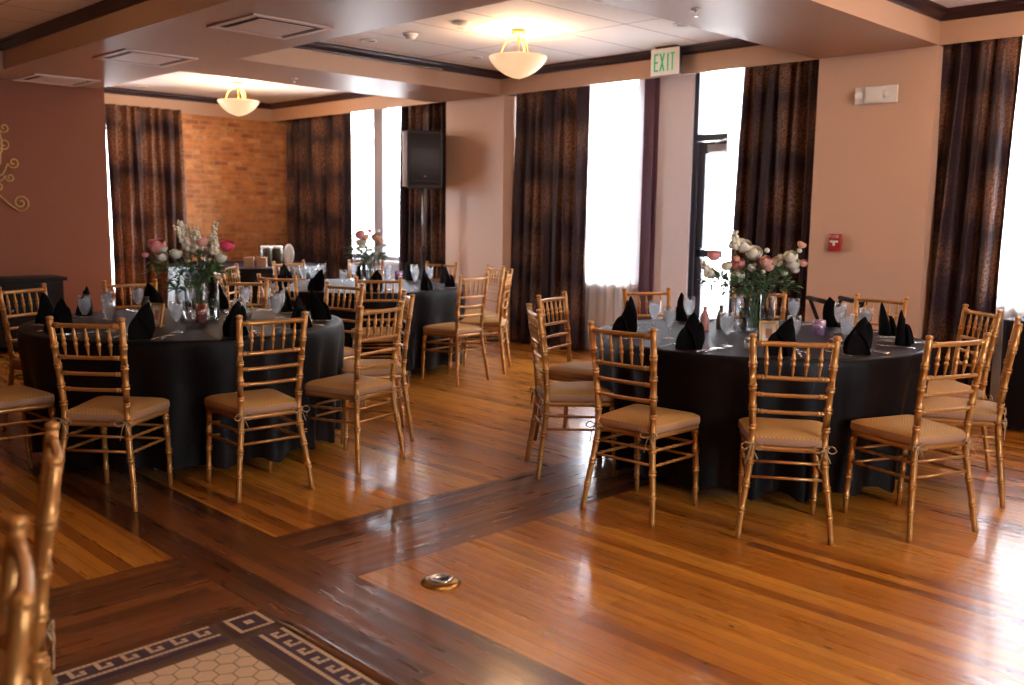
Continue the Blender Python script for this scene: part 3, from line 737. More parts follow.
SHORT = {'C1': 'the aisle place', 'C2': 'the near middle place', 'C3': 'the near place towards alarm pillar', 'C4': 'the place facing white-cushion chair by side table', 'C5': 'the place in front of wide curtain', 'C6': 'the place beneath the fire alarm', 'C7h': 'the place behind the vases', 'C7': 'the place before the white pier', 'C8': 'the inner place beside sheer curtain', 'C9': 'the place of the edge-on aisle chair',
 'D1': 'the place behind blurred posts', 'D2': 'the near middle place', 'D3': 'the place of half-turned chair', 'D4': 'the place of edge-on chair', 'D5': 'the place facing away from far table', 'D6': 'the place beyond the flowers', 'D7': 'the place before dark curtain', 'D8': 'the place before black console', 'D9': 'the place cut off by picture edge',
 'E1': 'the place below loudspeaker', 'E2': 'the place behind flowers', 'E3': 'the place nearest the buffet jars', 'E4': 'the side-on chair place', 'E5': 'the place nearest the lantern', 'E6': 'the place nearest scroll-wall table', 'E7': 'the aisle middle place', 'E8': 'the free-standing chair place', 'E9': 'the place nearer beige pillar chair', 'E10': 'the place at farther pillar chair'}
TSH = [', glass-door table', ', scroll-wall table', ', far table']
for ti, lst in PLACES.items():
    tx, ty = TB[ti]
    for n, (az, ph, key) in enumerate(lst + ([(150, '', 'D10')] if ti == 1 else [])):
        if key == 'D10': SHORT[key] = 'the place beside the cut-off chair'
        rn = random.Random(az*7+ti); s = SHORT[key]+TSH[ti]
        def pol(da, r, dz=0): a = R(az+da); return (tx+r*cos(a), ty+r*sin(a), ZT+dz)
        h = R(az)+pi/2
        place(NAPS[(n+ti) % 3], USED, pol(rn.uniform(-2, 2), .775), h+rn.uniform(-.7, .7), 'black napkin folded upright at ' + s, 'black napkins' + TSH[ti])
        place(GOB, USED, pol(12.5+rn.uniform(-2, 2), .56+rn.uniform(-.03, .03)), rn.uniform(0, 6), 'stemmed goblet of ice water at ' + s, 'water goblets' + TSH[ti])
        for kind, da, r, w in (('knife', 8.5, .76, 'knife'), ('spoon', 11.2, .75, 'spoon'), ('fork', -8.5, .76, 'fork')):
            place(CUT[kind], USED, pol(da, r), h+rn.uniform(-.12, .12), 'silver %s beside napkin at ' % w + s, 'silver cutlery' + TSH[ti])

def VR(c, dx, dz, dd=0):     # a point near c, offset dx to the camera's right and dd away from it (metres)
    return Vector((c[0]+dx*.7071+dd*.7071, c[1]-dx*.7071+dd*.7071, dz))
def vase(c, r, h, label, water=.55, group=None):
    t = thing('glass_vase', label, 'vase', c, 0, group)
    b = MB(); b.lathe([(.002, 0), (r, 0), (r, h), (r-.003, h), (r-.003, .008), (.002, .008)], 24); b.build('glass', ['clear_glass'], t)
    b = MB(); b.lathe([(.002, .009), (r-.004, .009), (r-.004, h*water), (.002, h*water)], 20); b.build('water', ['vase_water'], t)
    return t
def blossom(mb_p, c, r, rn, layers=3):
    """rose-like head of overlapping cupped petals"""
    ax = Vector((rn.uniform(-.4, .4)-.3, rn.uniform(-.4, .4)-.3, 1)).normalized(); q = ax.to_track_quat('Z', 'Y').to_matrix()
    C0 = Vector(c)
    mb_p.ball(C0+q @ Vector((0, 0, r*.08)), r*.5, 10, 7)
    for L in range(layers):
        n = 3+L; rr = r*(.46+.54*L/max(layers-1, 1))
        for k in range(n):
            a0 = 2*pi*(k+.5*L)/n+rn.uniform(-.2, .2); wd = pi/n*1.3; rows = []; op = -.10+.10*L+rn.uniform(-.05, .05); top = 62-9*L+rn.uniform(-8, 8)
            for j in range(6):
                v = j/5; lat = R(-75+(75+top)*v); row = []
                for i in range(6):
                    u = i/5*2-1; a = a0+u*wd*(.45+.55*cos(lat*.8))
                    rad = rr*cos(lat)+rr*op*v*v; z = rr*sin(lat)*.95-.16*rr*u*u*v+.03*rr*sin(5*u+k)*v
                    row.append(C0+q @ Vector((rad*cos(a), rad*sin(a), z)))
                rows.append(row)
            mb_p.loft(rows, 0, True, closed=False)
def leafm(mb, base, tip, w, rn, droop=.2):
    b, t_ = Vector(base), Vector(tip); d = t_-b; side = d.cross(Vector((rn.uniform(-.3, .3), rn.uniform(-.3, .3), 1))).normalized(); rows = []
    for j in range(7):
        v = j/6; ww = w*sin(pi*min(v*.92+.06, 1))**.8; p = b+d*v+Vector((0, 0, -droop*d.length*v*v)); nrm = Vector((0, 0, 1))
        rows.append([p-side*ww+nrm*ww*.25, p-nrm*ww*.10, p+side*ww+nrm*ww*.25])
    mb.loft(rows, 0, True, closed=False)
def bouquet(c, zb, spec, foliage, name_label, seed, scale=1.0, leaves=150, spikes=()):
    """spec: (dx, z, kind, r, depth)"""
    rn = random.Random(seed); t = thing('flower_bouquet', name_label, 'flowers', (c[0], c[1], zb))
    def L(p): return Vector(p)-Vector((c[0], c[1], zb))
    st = MB(); n = 0
    kinds = {}
    for dx, z, kind, r, dd in spec:
        p = L(VR(c, dx, z, dd)); b = MB(); blossom(b, p, r*1.08, rn, 4 if r > .016 else 2)
        b.build({'w': 'white_blossom', 'p': 'pink_blossom', 'h': 'pink_blossom', 'b': 'blush_blossom', 't': 'tan_blossom'}[kind], ['petal_'+{'w': 'white', 'p': 'pink', 'h': 'hot', 'b': 'blush', 't': 'tan'}[kind]], t)
        q = Vector((rn.uniform(-.03, .03), rn.uniform(-.03, .03), .02)); m_ = (p+q)*.5+Vector((0, 0, -.03+.05*rn.random()))
        st.tube(curve_pts([q, Vector((q.x*.5+m_.x*.35, q.y*.5+m_.y*.35, m_.z)), p], 8), .0022, 5)
    for (x0, z0, x1, z1, dd, k) in spikes:               # stock / snapdragon spikes of small florets
        b = MB(); a = L(VR(c, x0, z0, dd)); e = L(VR(c, x1, z1, dd))
        N = 11
        for i in range(N):
            f = i/(N-1); p = a.lerp(e, f); ang = i*2.4; rr = .020*(1-.5*f)
            b.ball((p.x+rr*cos(ang), p.y+rr*sin(ang), p.z), rr*.95, 7, 5)
            b.ball((p.x-rr*cos(ang+.6), p.y-rr*sin(ang+.6), p.z+.006), rr*.8, 7, 5)
        b.build('flower_spike', ['petal_'+{'w': 'white', 'b': 'blush', 'g': 'white'}[k]], t)
        st.tube(curve_pts([Vector((0, 0, .02)), Vector((a.x*.5, a.y*.5, a.z*.6)), a, e], 9), .002, 5)
    st.build('stem', ['stem'], t); t.children[-1]['kind'] = 'stuff'
    lf = MB()
    for k in range(leaves):
        dx, z, rr = foliage[k % len(foliage)]
        p = L(VR(c, dx+rn.gauss(0, rr*.55), z+rn.gauss(0, rr*.45), rn.gauss(0, rr*.7)))
        d = Vector((rn.uniform(-1, 1)+p.x*4, rn.uniform(-1, 1)+p.y*4, rn.uniform(-.4, .8))).normalized()*rn.uniform(.035, .07)*scale
        leafm(lf, p, p+d, rn.uniform(.007, .013)*scale, rn)
    fo = lf.build('foliage', ['leaf'], t); fo['kind'] = 'stuff'
    return t
S1 = 1/176.0
def px1(x, y): return ((x-762)*S1, .76+(339-y)*S1*1.0)
c1 = (4.90, 2.90)
z7 = lambda x, y: (690+x/5.707, 230+y/5.707)
spec = []
for (x, y, k, r) in [(178, 180, 'p', 33), (322, 228, 'p', 35), (450, 205, 'b', 30), (480, 235, 'b', 30), (350, 120, 'w', 40), (408, 160, 'w', 42), (322, 300, 'w', 38), (232, 235, 'w', 26), (590, 175, 'w', 35), (615, 215, 'w', 35), (540, 210, 'w', 28), (635, 252, 'w', 22), (580, 272, 'w', 20), (680, 108, 'b', 22), (684, 215, 'b', 20), (640, 140, 'w', 14), (487, 145, 'w', 15), (440, 265, 'w', 13), (300, 195, 'b', 17), (545, 180, 'w', 20), (375, 245, 'w', 20), (415, 232, 'w', 12)]:
    X, Y = z7(x, y); dx, z = px1(X, Y); spec.append((dx, z, k, r/5.707*S1, random.Random(x).uniform(-.09, .07)))
sp = [( *px1(*z7(290, 130)), *px1(*z7(292, 40)), .03, 'w'), (*px1(*z7(150, 300)), *px1(*z7(100, 215)), .0, 'g'), (*px1(*z7(190, 300)), *px1(*z7(130, 240)), .05, 'g')]
fol = [(*px1(*z7(x, y)), r) for x, y, r in ((300, 340, .06), (400, 300, .07), (480, 320, .07), (230, 300, .07), (350, 380, .05), (560, 260, .06), (600, 350, .05), (440, 350, .06), (180, 330, .06))]
bouquet(c1, ZT, spec, fol, 'loose bouquet of pink, coral and white flowers before the glass door', 5, leaves=330, spikes=sp)
for i, (px, dd, h, r) in enumerate(((737, -.01, .20, .040), (757, .03, .24, .045), (776, -.02, .235, .042))):
    p = VR(c1, (px-762)*S1, ZT, dd); vase(p, r, h, 'clear cylinder vase of stems, %s of three by the glass door' % ('one nearest pink bottles', 'middle', 'one nearest gold frame')[i], group='cylinder vases by the glass door')
S2 = 1/165.0; c2 = (2.70, 5.42)
def px2(x, y): return ((x-190)*S2, .76+(323-y)*S2)
zz1 = lambda x, y: (120+x/4.893, 210+y/4.893)
spec = []
for (x, y, k, r) in [(160, 188, 'p', 36), (140, 240, 'w', 30), (172, 240, 'w', 26), (88, 237, 'p', 14), (375, 168, 'b', 24), (472, 188, 'h', 30), (465, 242, 'w', 26), (255, 226, 'w', 26), (330, 225, 'w', 18), (190, 200, 'w', 20)]:
    X, Y = zz1(x, y); dx, z = px2(X, Y); spec.append((dx, z, k, r/4.893*S2, random.Random(x).uniform(-.08, .08)))
sp = [(*px2(*zz1(a, b)), *px2(*zz1(c, d)), e, 'w') for a, b, c, d, e in ((300, 210, 235, 100, 0), (335, 205, 285, 100, .04), (350, 200, 345, 105, -.03), (400, 220, 435, 80, 0), (385, 240, 405, 140, .03), (430, 225, 440, 150, -.04), (255, 140, 245, 75, .05))]
fol = [(*px2(*zz1(x, y)), r) for x, y, r in ((300, 290, .07), (380, 300, .07), (250, 320, .06), (430, 320, .07), (150, 300, .05), (330, 240, .06), (230, 380, .05), (420, 270, .05), (350, 350, .07))]
bouquet(c2, ZT, spec, fol, 'loose bouquet of white stock with pink and magenta blooms before brick', 9, leaves=330, spikes=sp)
for i, (px, dd, h, r) in enumerate(((172, 0, .20, .038), (187, .03, .24, .042), (204, -.02, .245, .040))):
    p = VR(c2, (px-190)*S2, ZT, dd); vase(p, r, h, 'clear cylinder vase on scroll-wall table, %s of three' % ('nearest brown bottle', 'middle', 'nearest salt shaker')[i], group='cylinder vases on the scroll-wall table')
c3 = (5.35, 7.25); S3 = 1/106.0
def px3(x, y): return ((x-380)*S3, .76+(282-y)*S3)
zz3 = lambda x, y: (350+x/9.78, 215+y/9.78)
spec = []
for (x, y, k, r) in [(190, 175, 'p', 45), (185, 250, 'w', 48), (330, 205, 't', 42), (365, 245, 't', 35), (280, 140, 'h', 20), (235, 200, 't', 35), (360, 140, 'w', 14), (310, 105, 'w', 12), (430, 280, 'w', 18), (200, 290, 'w', 25)]:
    X, Y = zz3(x, y); dx, z = px3(X, Y); spec.append((dx, z, k, r/9.78*S3, random.Random(x).uniform(-.06, .06)))
fol = [(*px3(*zz3(x, y)), r) for x, y, r in ((230, 370, .08), (200, 330, .07), (280, 350, .07), (390, 390, .04), (120, 330, .05), (230, 420, .06))]
bouquet(c3, ZT, spec, fol, 'loose bouquet of blush and tan flowers in front of far window', 13, leaves=260)
for i, (dx, dd) in enumerate(((-.06, 0), (.05, .02), (.0, -.07))):
    vase(VR(c3, dx, ZT, dd), .042, .24, 'clear cylinder vase on the far table under its flowers, %s' % ('one towards the brick wall', 'one towards the loudspeaker', 'one nearest the camera')[i], group='cylinder vases on the far table')

def picture_frame(p, rz, s, label):
    t = thing('picture_frame', label, 'picture frame', p, rz); w, h, d = .060*s, .080*s, .012
    M = Matrix.Rotation(R(-12), 4, 'X')
    b = MB(); e = .016*s
    for a, c in (((-w, 0, 0), (-w+e, d, 2*h)), ((w-e, 0, 0), (w, d, 2*h)), ((-w+e, 0, 0), (w-e, d, e)), ((-w+e, 0, 2*h-e), (w-e, d, 2*h))): b.box(a, c, 0, M)
    b.box((-w+e, d*.7, e), (w-e, d, 2*h-e), 0, M); b.box((-.012, .010, 0), (.012, .075*s, .004)); b.build('frame', ['frame_gold'], t)
    b = MB(); b.box((-w+e, d*.45, e), (w-e, d*.7, 2*h-e), 0, M)
    b.box((-w*.35, d*.40, h*.6), (w*.35, d*.45, h*1.4), 1, M); b.build('card', ['card', 'tile_purple' if 0 else 'petal_tan'], t)
    return t
picture_frame((4.40, 2.50, ZT), R(-45-2), .82, 'small gold picture frame with card, between pink bottle and flower vases')
picture_frame((2.33, 5.24, ZT), R(-45-30), .85, 'small gold picture frame tilted beside the flowers, scroll-wall table')
picture_frame((5.15, 6.90, ZT), R(-45), .85, 'small gold picture frame on the far table among black napkins')
def bottle(p, h, r, matn, label, cat='bottle'):
    b = MB(); b.lathe([(.002, 0), (r*.95, 0), (r, .01), (r, h*.52), (r*.85, h*.66), (r*.48, h*.80), (r*.46, h*.93), (r*.56, h*.94), (r*.56, h), (.002, h)], 18)
    return tag(b.build(cat, [matn], loc=p), label, cat)
bottle((4.70, 3.10, ZT), .145, .026, 'pink_glass', 'small pink bottle standing left of the flower vases by the glass door')
bottle((4.84, 3.08, ZT), .145, .026, 'dark_bottle', 'small dark bottle just behind the pink bottle')
bottle((2.50, 5.72, ZT), .13, .032, 'dark_bottle', 'small brown bottle beside the tilted gold frame')
def cup(p, h, r, matn, label, cat='votive_cup'):
    b = MB(); b.lathe([(.002, 0), (r*.85, 0), (r, h), (r-.003, h), (r*.8, .006), (.002, .006)], 18); return tag(b.build(cat, [matn], loc=p), label, 'cup')
cup((5.06, 2.56, ZT), .085, .035, 'lavender_glass', 'lavender glass tumbler between goblets by the glass door')
cup((5.75, 7.35, ZT), .10, .042, 'lavender_glass', 'lavender glass tumbler on the far table near loudspeaker')
cup((2.62, 5.24, ZT), .115, .036, 'rose_glass', 'rose glass tumbler at the foot of white flowers')
cup((2.99, 5.47, ZT), .10, .036, 'rose_glass', 'rose glass tumbler beside a goblet, scroll-wall table')
def shaker(p, h, label):
    t = thing('salt_shaker', label, 'shaker', p); b = MB(); b.lathe([(.002, 0), (.022, 0), (.021, .01), (.013, h*.72), (.002, h*.72)], 12); b.build('shaker_body', ['clear_glass'], t)
    b = MB(); b.lathe([(.002, .003), (.019, .003), (.014, h*.45), (.002, h*.45)], 10); b.build('salt', ['card'], t)
    b = MB(); b.lathe([(.014, h*.72), (.015, h*.8), (.011, h*.95), (.002, h)], 12); b.build('shaker_cap', ['silver'], t)
shaker((2.66, 5.02, ZT), .095, 'glass salt shaker with silver cap in front of white flowers')
shaker((4.22, 2.52, ZT), .06, 'small glass shaker lying low beside the gold frame by glass door')
shaker((4.93, 2.66, ZT), .10, 'glass shaker with silver cap beside lavender tumbler')
# open gold hexagon frame beside the vases
b = MB(); 
for k in range(6):
    a0, a1 = R(60*k), R(60*k+60); b.tube([(.075*cos(a0), 0, .067+.075*sin(a0)), (.075*cos(a1), 0, .067+.075*sin(a1))], .0028, 6)
    b.tube([(.075*cos(a0), 0, .067+.075*sin(a0)), (.060*cos(a0), .05, .067+.060*sin(a0))], .002, 5)
tag(b.build('candle_holder', ['brass'], loc=(2.86, 5.20, ZT), rz=R(-45)), 'open gold wire hexagon candle holder beside salt shaker', 'candle holder')
b = MB(); b.lathe([(.002, 0), (.035, 0), (.036, .012), (.020, .016), (.002, .016)], 6); tag(b.build('petal_scatter', ['petal_pink'], loc=(4.86, 2.36, ZT)), 'pink bloom lying on cloth below lavender tumbler', 'flower')

# ------------------------------------------------------------------ draped buffet, console, side table
def draped_round(c, r, h, label):
    n = 120; rows = [[(q*cos(2*pi*k/n), q*sin(2*pi*k/n), h) for k in range(n)] for q in (.02, r*.5, r-.02)]
    side = []
    for j in range(8):
        t = j/7; side.append([((r+.01*t+.028*t*sin(2*pi*k/n*17+sin(k*.21)*1.3))*cos(2*pi*k/n), (r+.01*t+.028*t*sin(2*pi*k/n*17+sin(k*.21)*1.3))*sin(2*pi*k/n), h-.006-(h-.03)*t) for k in range(n)])
    mb = MB(); mb.loft(rows, 0, True, caps=False); mb.loft([rows[-1]]+side, 1, True, caps=False); mb.f.append(tuple(range(n))); mb.m.append(0); mb.sm.append(True)
    b = MB(); b.lathe([(.02, h-.03), (r-.03, h-.03), (r-.03, h-.006), (.02, h-.006)], 40)
    t = thing('buffet_table', label, 'table', (c[0], c[1], 0), 0); b.build('tabletop', ['grey_metal'], t)
    for s in (-1, 1):
        for q in (-1, 1): g = MB(); g.tube([(s*.45, q*.45, h-.03), (s*.45, q*.45, 0)], .015, 8); g.build('leg', ['grey_metal'], t)
    o = mb.build('tablecloth', ['tablecloth_sheen_top', 'tablecloth'], loc=(c[0], c[1], 0)); tag(o, 'black tablecloth on the buffet below the brick wall', 'tablecloth', 'black tablecloths')
BC = (6.02, 10.78)
draped_round(BC, .93, .76, 'round buffet table draped in black below the exposed brick wall')
def draped_box(x0, y0, x1, y1, h, lab_t, lab_c, name='side_table'):
    t = thing(name, lab_t, 'table', ((x0+x1)/2, (y0+y1)/2, 0)); hx, hy = (x1-x0)/2, (y1-y0)/2
    b = MB(); b.box((-hx+.02, -hy+.02, h-.035), (hx-.02, hy-.02, h-.008)); b.build('tabletop', ['black_wood'], t)
    for s in (-1, 1):
        for q in (-1, 1): g = MB(); g.tube([(s*(hx-.06), q*(hy-.06), h-.035), (s*(hx-.06), q*(hy-.06), 0)], .018, 8); g.build('leg', ['black_wood'], t)
    per = []; N = 30
    for a, c in (((-hx, -hy), (hx, -hy)), ((hx, -hy), (hx, hy)), ((hx, hy), (-hx, hy)), ((-hx, hy), (-hx, -hy))):
        for k in range(N): f = k/N; per.append((a[0]+(c[0]-a[0])*f, a[1]+(c[1]-a[1])*f))
    rows = []
    for j in range(7):
        tt = j/6; rows.append([(x*(1+.02*tt*sin(i*.55)/max(hx, .3)), y*(1+.02*tt*sin(i*.55)/max(hy, .3)), h-.004-(h-.03)*tt) for i, (x, y) in enumerate(per)])
    mb = MB(); mb.quad([(-hx, -hy, h), (hx, -hy, h), (hx, hy, h), (-hx, hy, h)], 0); mb.loft([[(x, y, h) for x, y in per]]+rows, 1, True, caps=False)
    o = mb.build('tablecloth', ['tablecloth_sheen_top', 'tablecloth'], loc=((x0+x1)/2, (y0+y1)/2, 0)); tag(o, lab_c, 'tablecloth', 'black tablecloths')
draped_box(6.86, .9, 7.24, 2.14, .76, 'narrow side table draped in black below the window beside emergency-light pillar', 'black cloth on the narrow side table below the window')
# dark console cabinet at the brown wall
t = thing('console_cabinet', 'long low dark wood console cabinet against the brown wall', 'cabinet', (2.4, 10.2, 0))
b = MB(); b.box((-1.15, -.22, .70), (1.15, .22, .735)); b.build('cabinet_top', ['black_wood'], t)
b = MB(); b.box((-1.12, -.19, .06), (1.12, .21, .70)); b.box((-1.05, -.17, 0), (-.98, .19, .06)); b.box((.98, -.17, 0), (1.05, .19, .06)); b.build('cabinet_body', ['black_wood'], t)
for k in range(4):
    x = -1.10+k*.552; b = MB(); b.box((x, -.207, .09), (x+.54, -.19, .68)); b.box((x+.05, -.215, .14), (x+.49, -.207, .63)); d = b.build('door', ['black_wood'], t)
    b = MB(); b.ball((x+(.48 if k % 2 == 0 else .06), -.232, .42), .012, 8, 6); b.build('knob', ['brass'], d)

# lantern and jars on the buffet
p = VR(BC, -.57, .76, -.45); t = thing('lantern', 'small black lantern with white candle at the end of the buffet', 'lantern', (4.95+.45, 10.55, .762))
t.location = (5.42, 10.62, .762)
b = MB(); 
for sx in (-1, 1):
    for sy in (-1, 1): b.box((sx*.07-.006, sy*.07-.006, .02), (sx*.07+.006, sy*.07+.006, .22))
b.box((-.085, -.085, 0), (.085, .085, .02)); b.loft([[(-.09, -.09, .22), (.09, -.09, .22), (.09, .09, .22), (-.09, .09, .22)], [(-.02, -.02, .29), (.02, -.02, .29), (.02, .02, .29), (-.02, .02, .29)]], 0, False)
b.tube([(.022*cos(a), 0, .315+.022*sin(a)) for a in [2*pi*k/12 for k in range(13)]], .003, 5); b.build('lantern_frame', ['black_plastic'], t)
b = MB(); b.lathe([(.002, .02), (.04, .02), (.04, .15), (.002, .15)], 14); b.build('candle', ['candle'], t)
def jar(c, h, r, label, body='dark_bottle', lid=True):
    t = thing('storage_jar', label, 'jar', c); b = MB(); b.lathe([(.002, 0), (r, 0), (r, h*.85), (r*.9, h*.9), (.002, h*.9)], 18); b.build('jar_body', [body], t)
    b = MB(); b.lathe([(r*.98, h*.9), (r*1.02, h*.93), (r*.9, h), (.002, h+.006)], 18); b.build('lid', ['white_plastic'], t)
jar(tuple(VR(BC, .32, .762, -.25)), .24, .075, 'dark jar with white lid on buffet, first beside the curtain')
jar(tuple(VR(BC, .43, .762, -.18)), .24, .075, 'dark jar with white lid on buffet, second, beside the white plate')
b = MB(); M = Matrix.Rotation(R(80), 4, 'X'); rows = [[tuple(M @ Vector((.07*q*cos(2*pi*k/20), .13*q*sin(2*pi*k/20)+.13, .012*z))) for k in range(20)] for q, z in ((.05, 0), (.7, 0), (1, 1), (.98, 1.3), (.68, .4), (.05, .4))]
b.loft(rows, 0, True); tag(b.build('serving_plate', ['white_plastic'], loc=VR(BC, .56, .768, -.14), rz=R(-45)), 'white oval plate standing upright on the buffet beside two jars', 'plate')
for i, dx in enumerate((.20, .34)):
    b = MB(); b.box((-.055, -.03, 0), (.055, .03, .10)); b.box((-.058, -.033, .10), (.058, .033, .115)); b.build('x', ['tan_card']).name = 'small_box'
    o = COL.objects[-1]; o.location = VR(BC, dx, .762, -.62+.06*i); o.rotation_euler = (0, 0, R(-40)); tag(o, 'small tan box on buffet in front of the jars, %s' % ('one nearer the brick' if i == 0 else 'one nearer the window'), 'box', 'tan boxes on the buffet')

# ------------------------------------------------------------------ pendant bowl lamps
def lamp_proto():
    t = thing('bowl_lamp', '', 'ceiling lamp')
    b = MB(); b.lathe([(.002, .0), (.062, .0), (.064, -.010), (.056, -.016), (.064, -.024), (.060, -.032), (.022, -.038), (.016, -.06), (.010, -.065), (.002, -.065)], 20); b.build('canopy', ['brass'], t)
    b = MB(); b.tube([(0, 0, -.05), (0, 0, -.24)], .008, 8); b.build('rod', ['brass'], t)
    for k in range(3):
        a = R(20+120*k); b = MB(); b.tube(curve_pts([(.012*cos(a), .012*sin(a), -.068), (.075*cos(a), .075*sin(a), -.085), (.125*cos(a), .125*sin(a), -.14), (.150*cos(a), .150*sin(a), -.225)], 10), .0055, 7)
        b.ball((.205*cos(a), .205*sin(a), -.262), .009, 8, 6); b.build('arm', ['brass'], t)
    prof = [(.240, -.218), (.243, -.222)]+[(.243*(1-q**1.35)**.58, -.222-.172*q) for q in (.06, .14, .24, .36, .5, .64, .78, .9, .97)]+[(.004, -.395)]
    inner = [(max(r-.008, .002), z+.006) for r, z in reversed(prof[1:])]
    b = MB(); b.lathe(prof+inner, 32, caps=False); b.build('glass_bowl', ['bowl_glass'], t)
    b = MB(); b.ball((0, 0, -.397), .012, 8, 6); b.build('finial', ['brass'], t)
    return t
LP = lamp_proto()
LL = ['lit alabaster bowl lamp with brass arms, larger one before the exit sign', 'lit alabaster bowl lamp with brass arms, above the brick wall', 'alabaster bowl lamp added out of view as fill light, scroll-wall side', 'alabaster bowl lamp added out of view as fill light, nearest window bay', 'alabaster bowl lamp added out of view as fill light, over the mosaic']
for i, (x, y) in enumerate(LAMPS): place(LP, USED, (x, y, ZC), .3*i, LL[i], 'bowl lamps')

# ------------------------------------------------------------------ ceiling fittings
def vent(x0, y0, x1, y1, label):
    t = thing('air_vent', label, 'air vent', ((x0+x1)/2, (y0+y1)/2, ZS)); hx, hy = (x1-x0)/2, (y1-y0)/2
    b = MB(); e = .045
    for a, c in (((-hx, -hy), (hx, -hy+e)), ((-hx, hy-e), (hx, hy)), ((-hx, -hy+e), (-hx+e, hy-e)), ((hx-e, -hy+e), (hx, hy-e))): b.box((*a, -.012), (*c, -.001))
    b.build('vent_frame', ['vent_paint'], t)
    b = MB(); b.quad([(-hx+e, -hy+e, -.001), (hx-e, -hy+e, -.001), (hx-e, hy-e, -.001), (-hx+e, hy-e, -.001)]); b.build('vent_opening', ['black_plastic'], t)
    b = MB(); b.box((-hx+e+.055, -hy+e+.055, -.012), (hx-e-.055, hy-e-.055, -.008)); b.build('vent_plate', ['vent_paint'], t)
vent(3.27, 5.69, 3.89, 6.33, 'square ceiling air vent nearest the bowl lamp before the exit sign')
vent(3.27, 7.69, 3.89, 8.36, 'square ceiling air vent, middle one of the row of three')
vent(3.27, 9.76, 3.89, 10.40, 'square ceiling air vent against the top of brown wall')
def downlight(x, y, z, label):
    t = thing('downlight', label, 'downlight', (x, y, z)); b = MB(); b.lathe([(.075, 0), (.078, -.006), (.055, -.008), (.052, -.001), (.052, 0)], 20, caps=False); b.build('trim_ring', ['white_plastic'], t)
    b = MB(); b.lathe([(.053, -.002), (.03, -.0015), (.002, -.0015)], 16); b.build('lens', ['grey_metal'], t)
for (x, y, l) in ((5.16, 7.02, 'unlit recessed downlight beside the smoke detector, nearest the soffit'), (6.39, 6.96, 'unlit recessed downlight just beyond the larger bowl lamp'), (6.40, 4.54, 'unlit recessed downlight beyond the exit sign'), (5.16, 11.7, 'unlit recessed downlight near the smaller bowl lamp over the brick')): downlight(x, y, ZC, l)
t = thing('smoke_detector', 'white round smoke detector on ceiling beside unlit downlight', 'smoke detector', (5.22, 6.50, ZC)); b = MB(); b.lathe([(.062, 0), (.065, -.012), (.05, -.022), (.04, -.04), (.034, -.045), (.002, -.045)], 20); b.build('housing', ['white_plastic'], t)
b = MB(); b.lathe([(.043, -.027), (.044, -.030), (.040, -.035)], 16, caps=False); b.build('sensor_ring', ['grey_metal'], t)
t = thing('alarm_strobe', 'white ceiling alarm strobe with clear lens beside bowl lamp', 'alarm strobe', (5.17, 5.80, ZC)); b = MB(); b.lathe([(.075, 0), (.078, -.012), (.06, -.022), (.002, -.022)], 20); b.build('housing', ['white_plastic'], t)
b = MB(); b.rbox((-.035, -.018, -.055), (.035, .018, -.022), .008); b.build('strobe_lens', ['clear_glass'], t)
for (x, y, l) in ((5.07, 3.50, 'small sprinkler head on the soffit near exit sign'), (5.09, 8.12, 'small sprinkler head on the soffit before the brick wall')):
    t = thing('sprinkler', l, 'sprinkler', (x, y, ZS)); b = MB(); b.lathe([(.032, 0), (.030, -.005), (.012, -.008), (.010, -.02), (.002, -.02)], 12); b.build('base', ['white_plastic'], t)
    b = MB(); b.tube([(-.011, 0, -.01), (-.012, 0, -.03), (0, 0, -.042), (.012, 0, -.03), (.011, 0, -.01)], .0025, 6); b.lathe([(.002, -.042), (.016, -.042), (.016, -.045), (.002, -.045)], 12); b.build('deflector', ['silver'], t)

# exit sign
t = thing('exit_sign', 'hanging exit sign with green letters below the ceiling edge', 'exit sign', (7.12, 5.21, ZC))
b = MB(); b.box((-.03, -.11, -.012), (.03, .11, 0)); b.box((-.012, -.02, -.02), (.012, .02, -.012)); b.build('canopy', ['crown_wood'], t)
b = MB(); b.box((-.022, -.155, -.255), (.022, .155, -.02)); b.build('housing', ['black_plastic'], t)
b = MB(); b.box((-.026, -.155, -.255), (-.022, .155, -.02)); b.build('face', ['white_plastic'], t)
def bars(segs, y0, w, h, z0, th): # letter strokes on face, y decreases to the right in view
    out = MB()
    for (ax, az, bx, bz) in segs:
        a = Vector((-.029, y0-ax*w, z0+az*h)); c = Vector((-.029, y0-bx*w, z0+bz*h)); d = (c-a).normalized(); nrm = Vector((0, -d.z, d.y))*th/2
        out.loft([[a+nrm, c+nrm, c-nrm, a-nrm], [Vector((-.0262, 0, 0))+Vector((0, q.y, q.z)) for q in (a+nrm, c+nrm, c-nrm, a-nrm)]], 0, False)
    return out
LET = {'E': [(0, 0, 0, 1), (0, .96, 1, .96), (0, .5, .85, .5), (0, .04, 1, .04)], 'X': [(0, 0, 1, 1), (0, 1, 1, 0)], 'I': [(.5, 0, .5, 1)], 'T': [(.5, 0, .5, 1), (0, .96, 1, .96)]}
for k, ch in enumerate('EXIT'):
    bars(LET[ch], .112-.062*k+(.012 if ch == 'T' else 0), .042, .155, -.218, .015).build('letter', ['sign_green'], t)
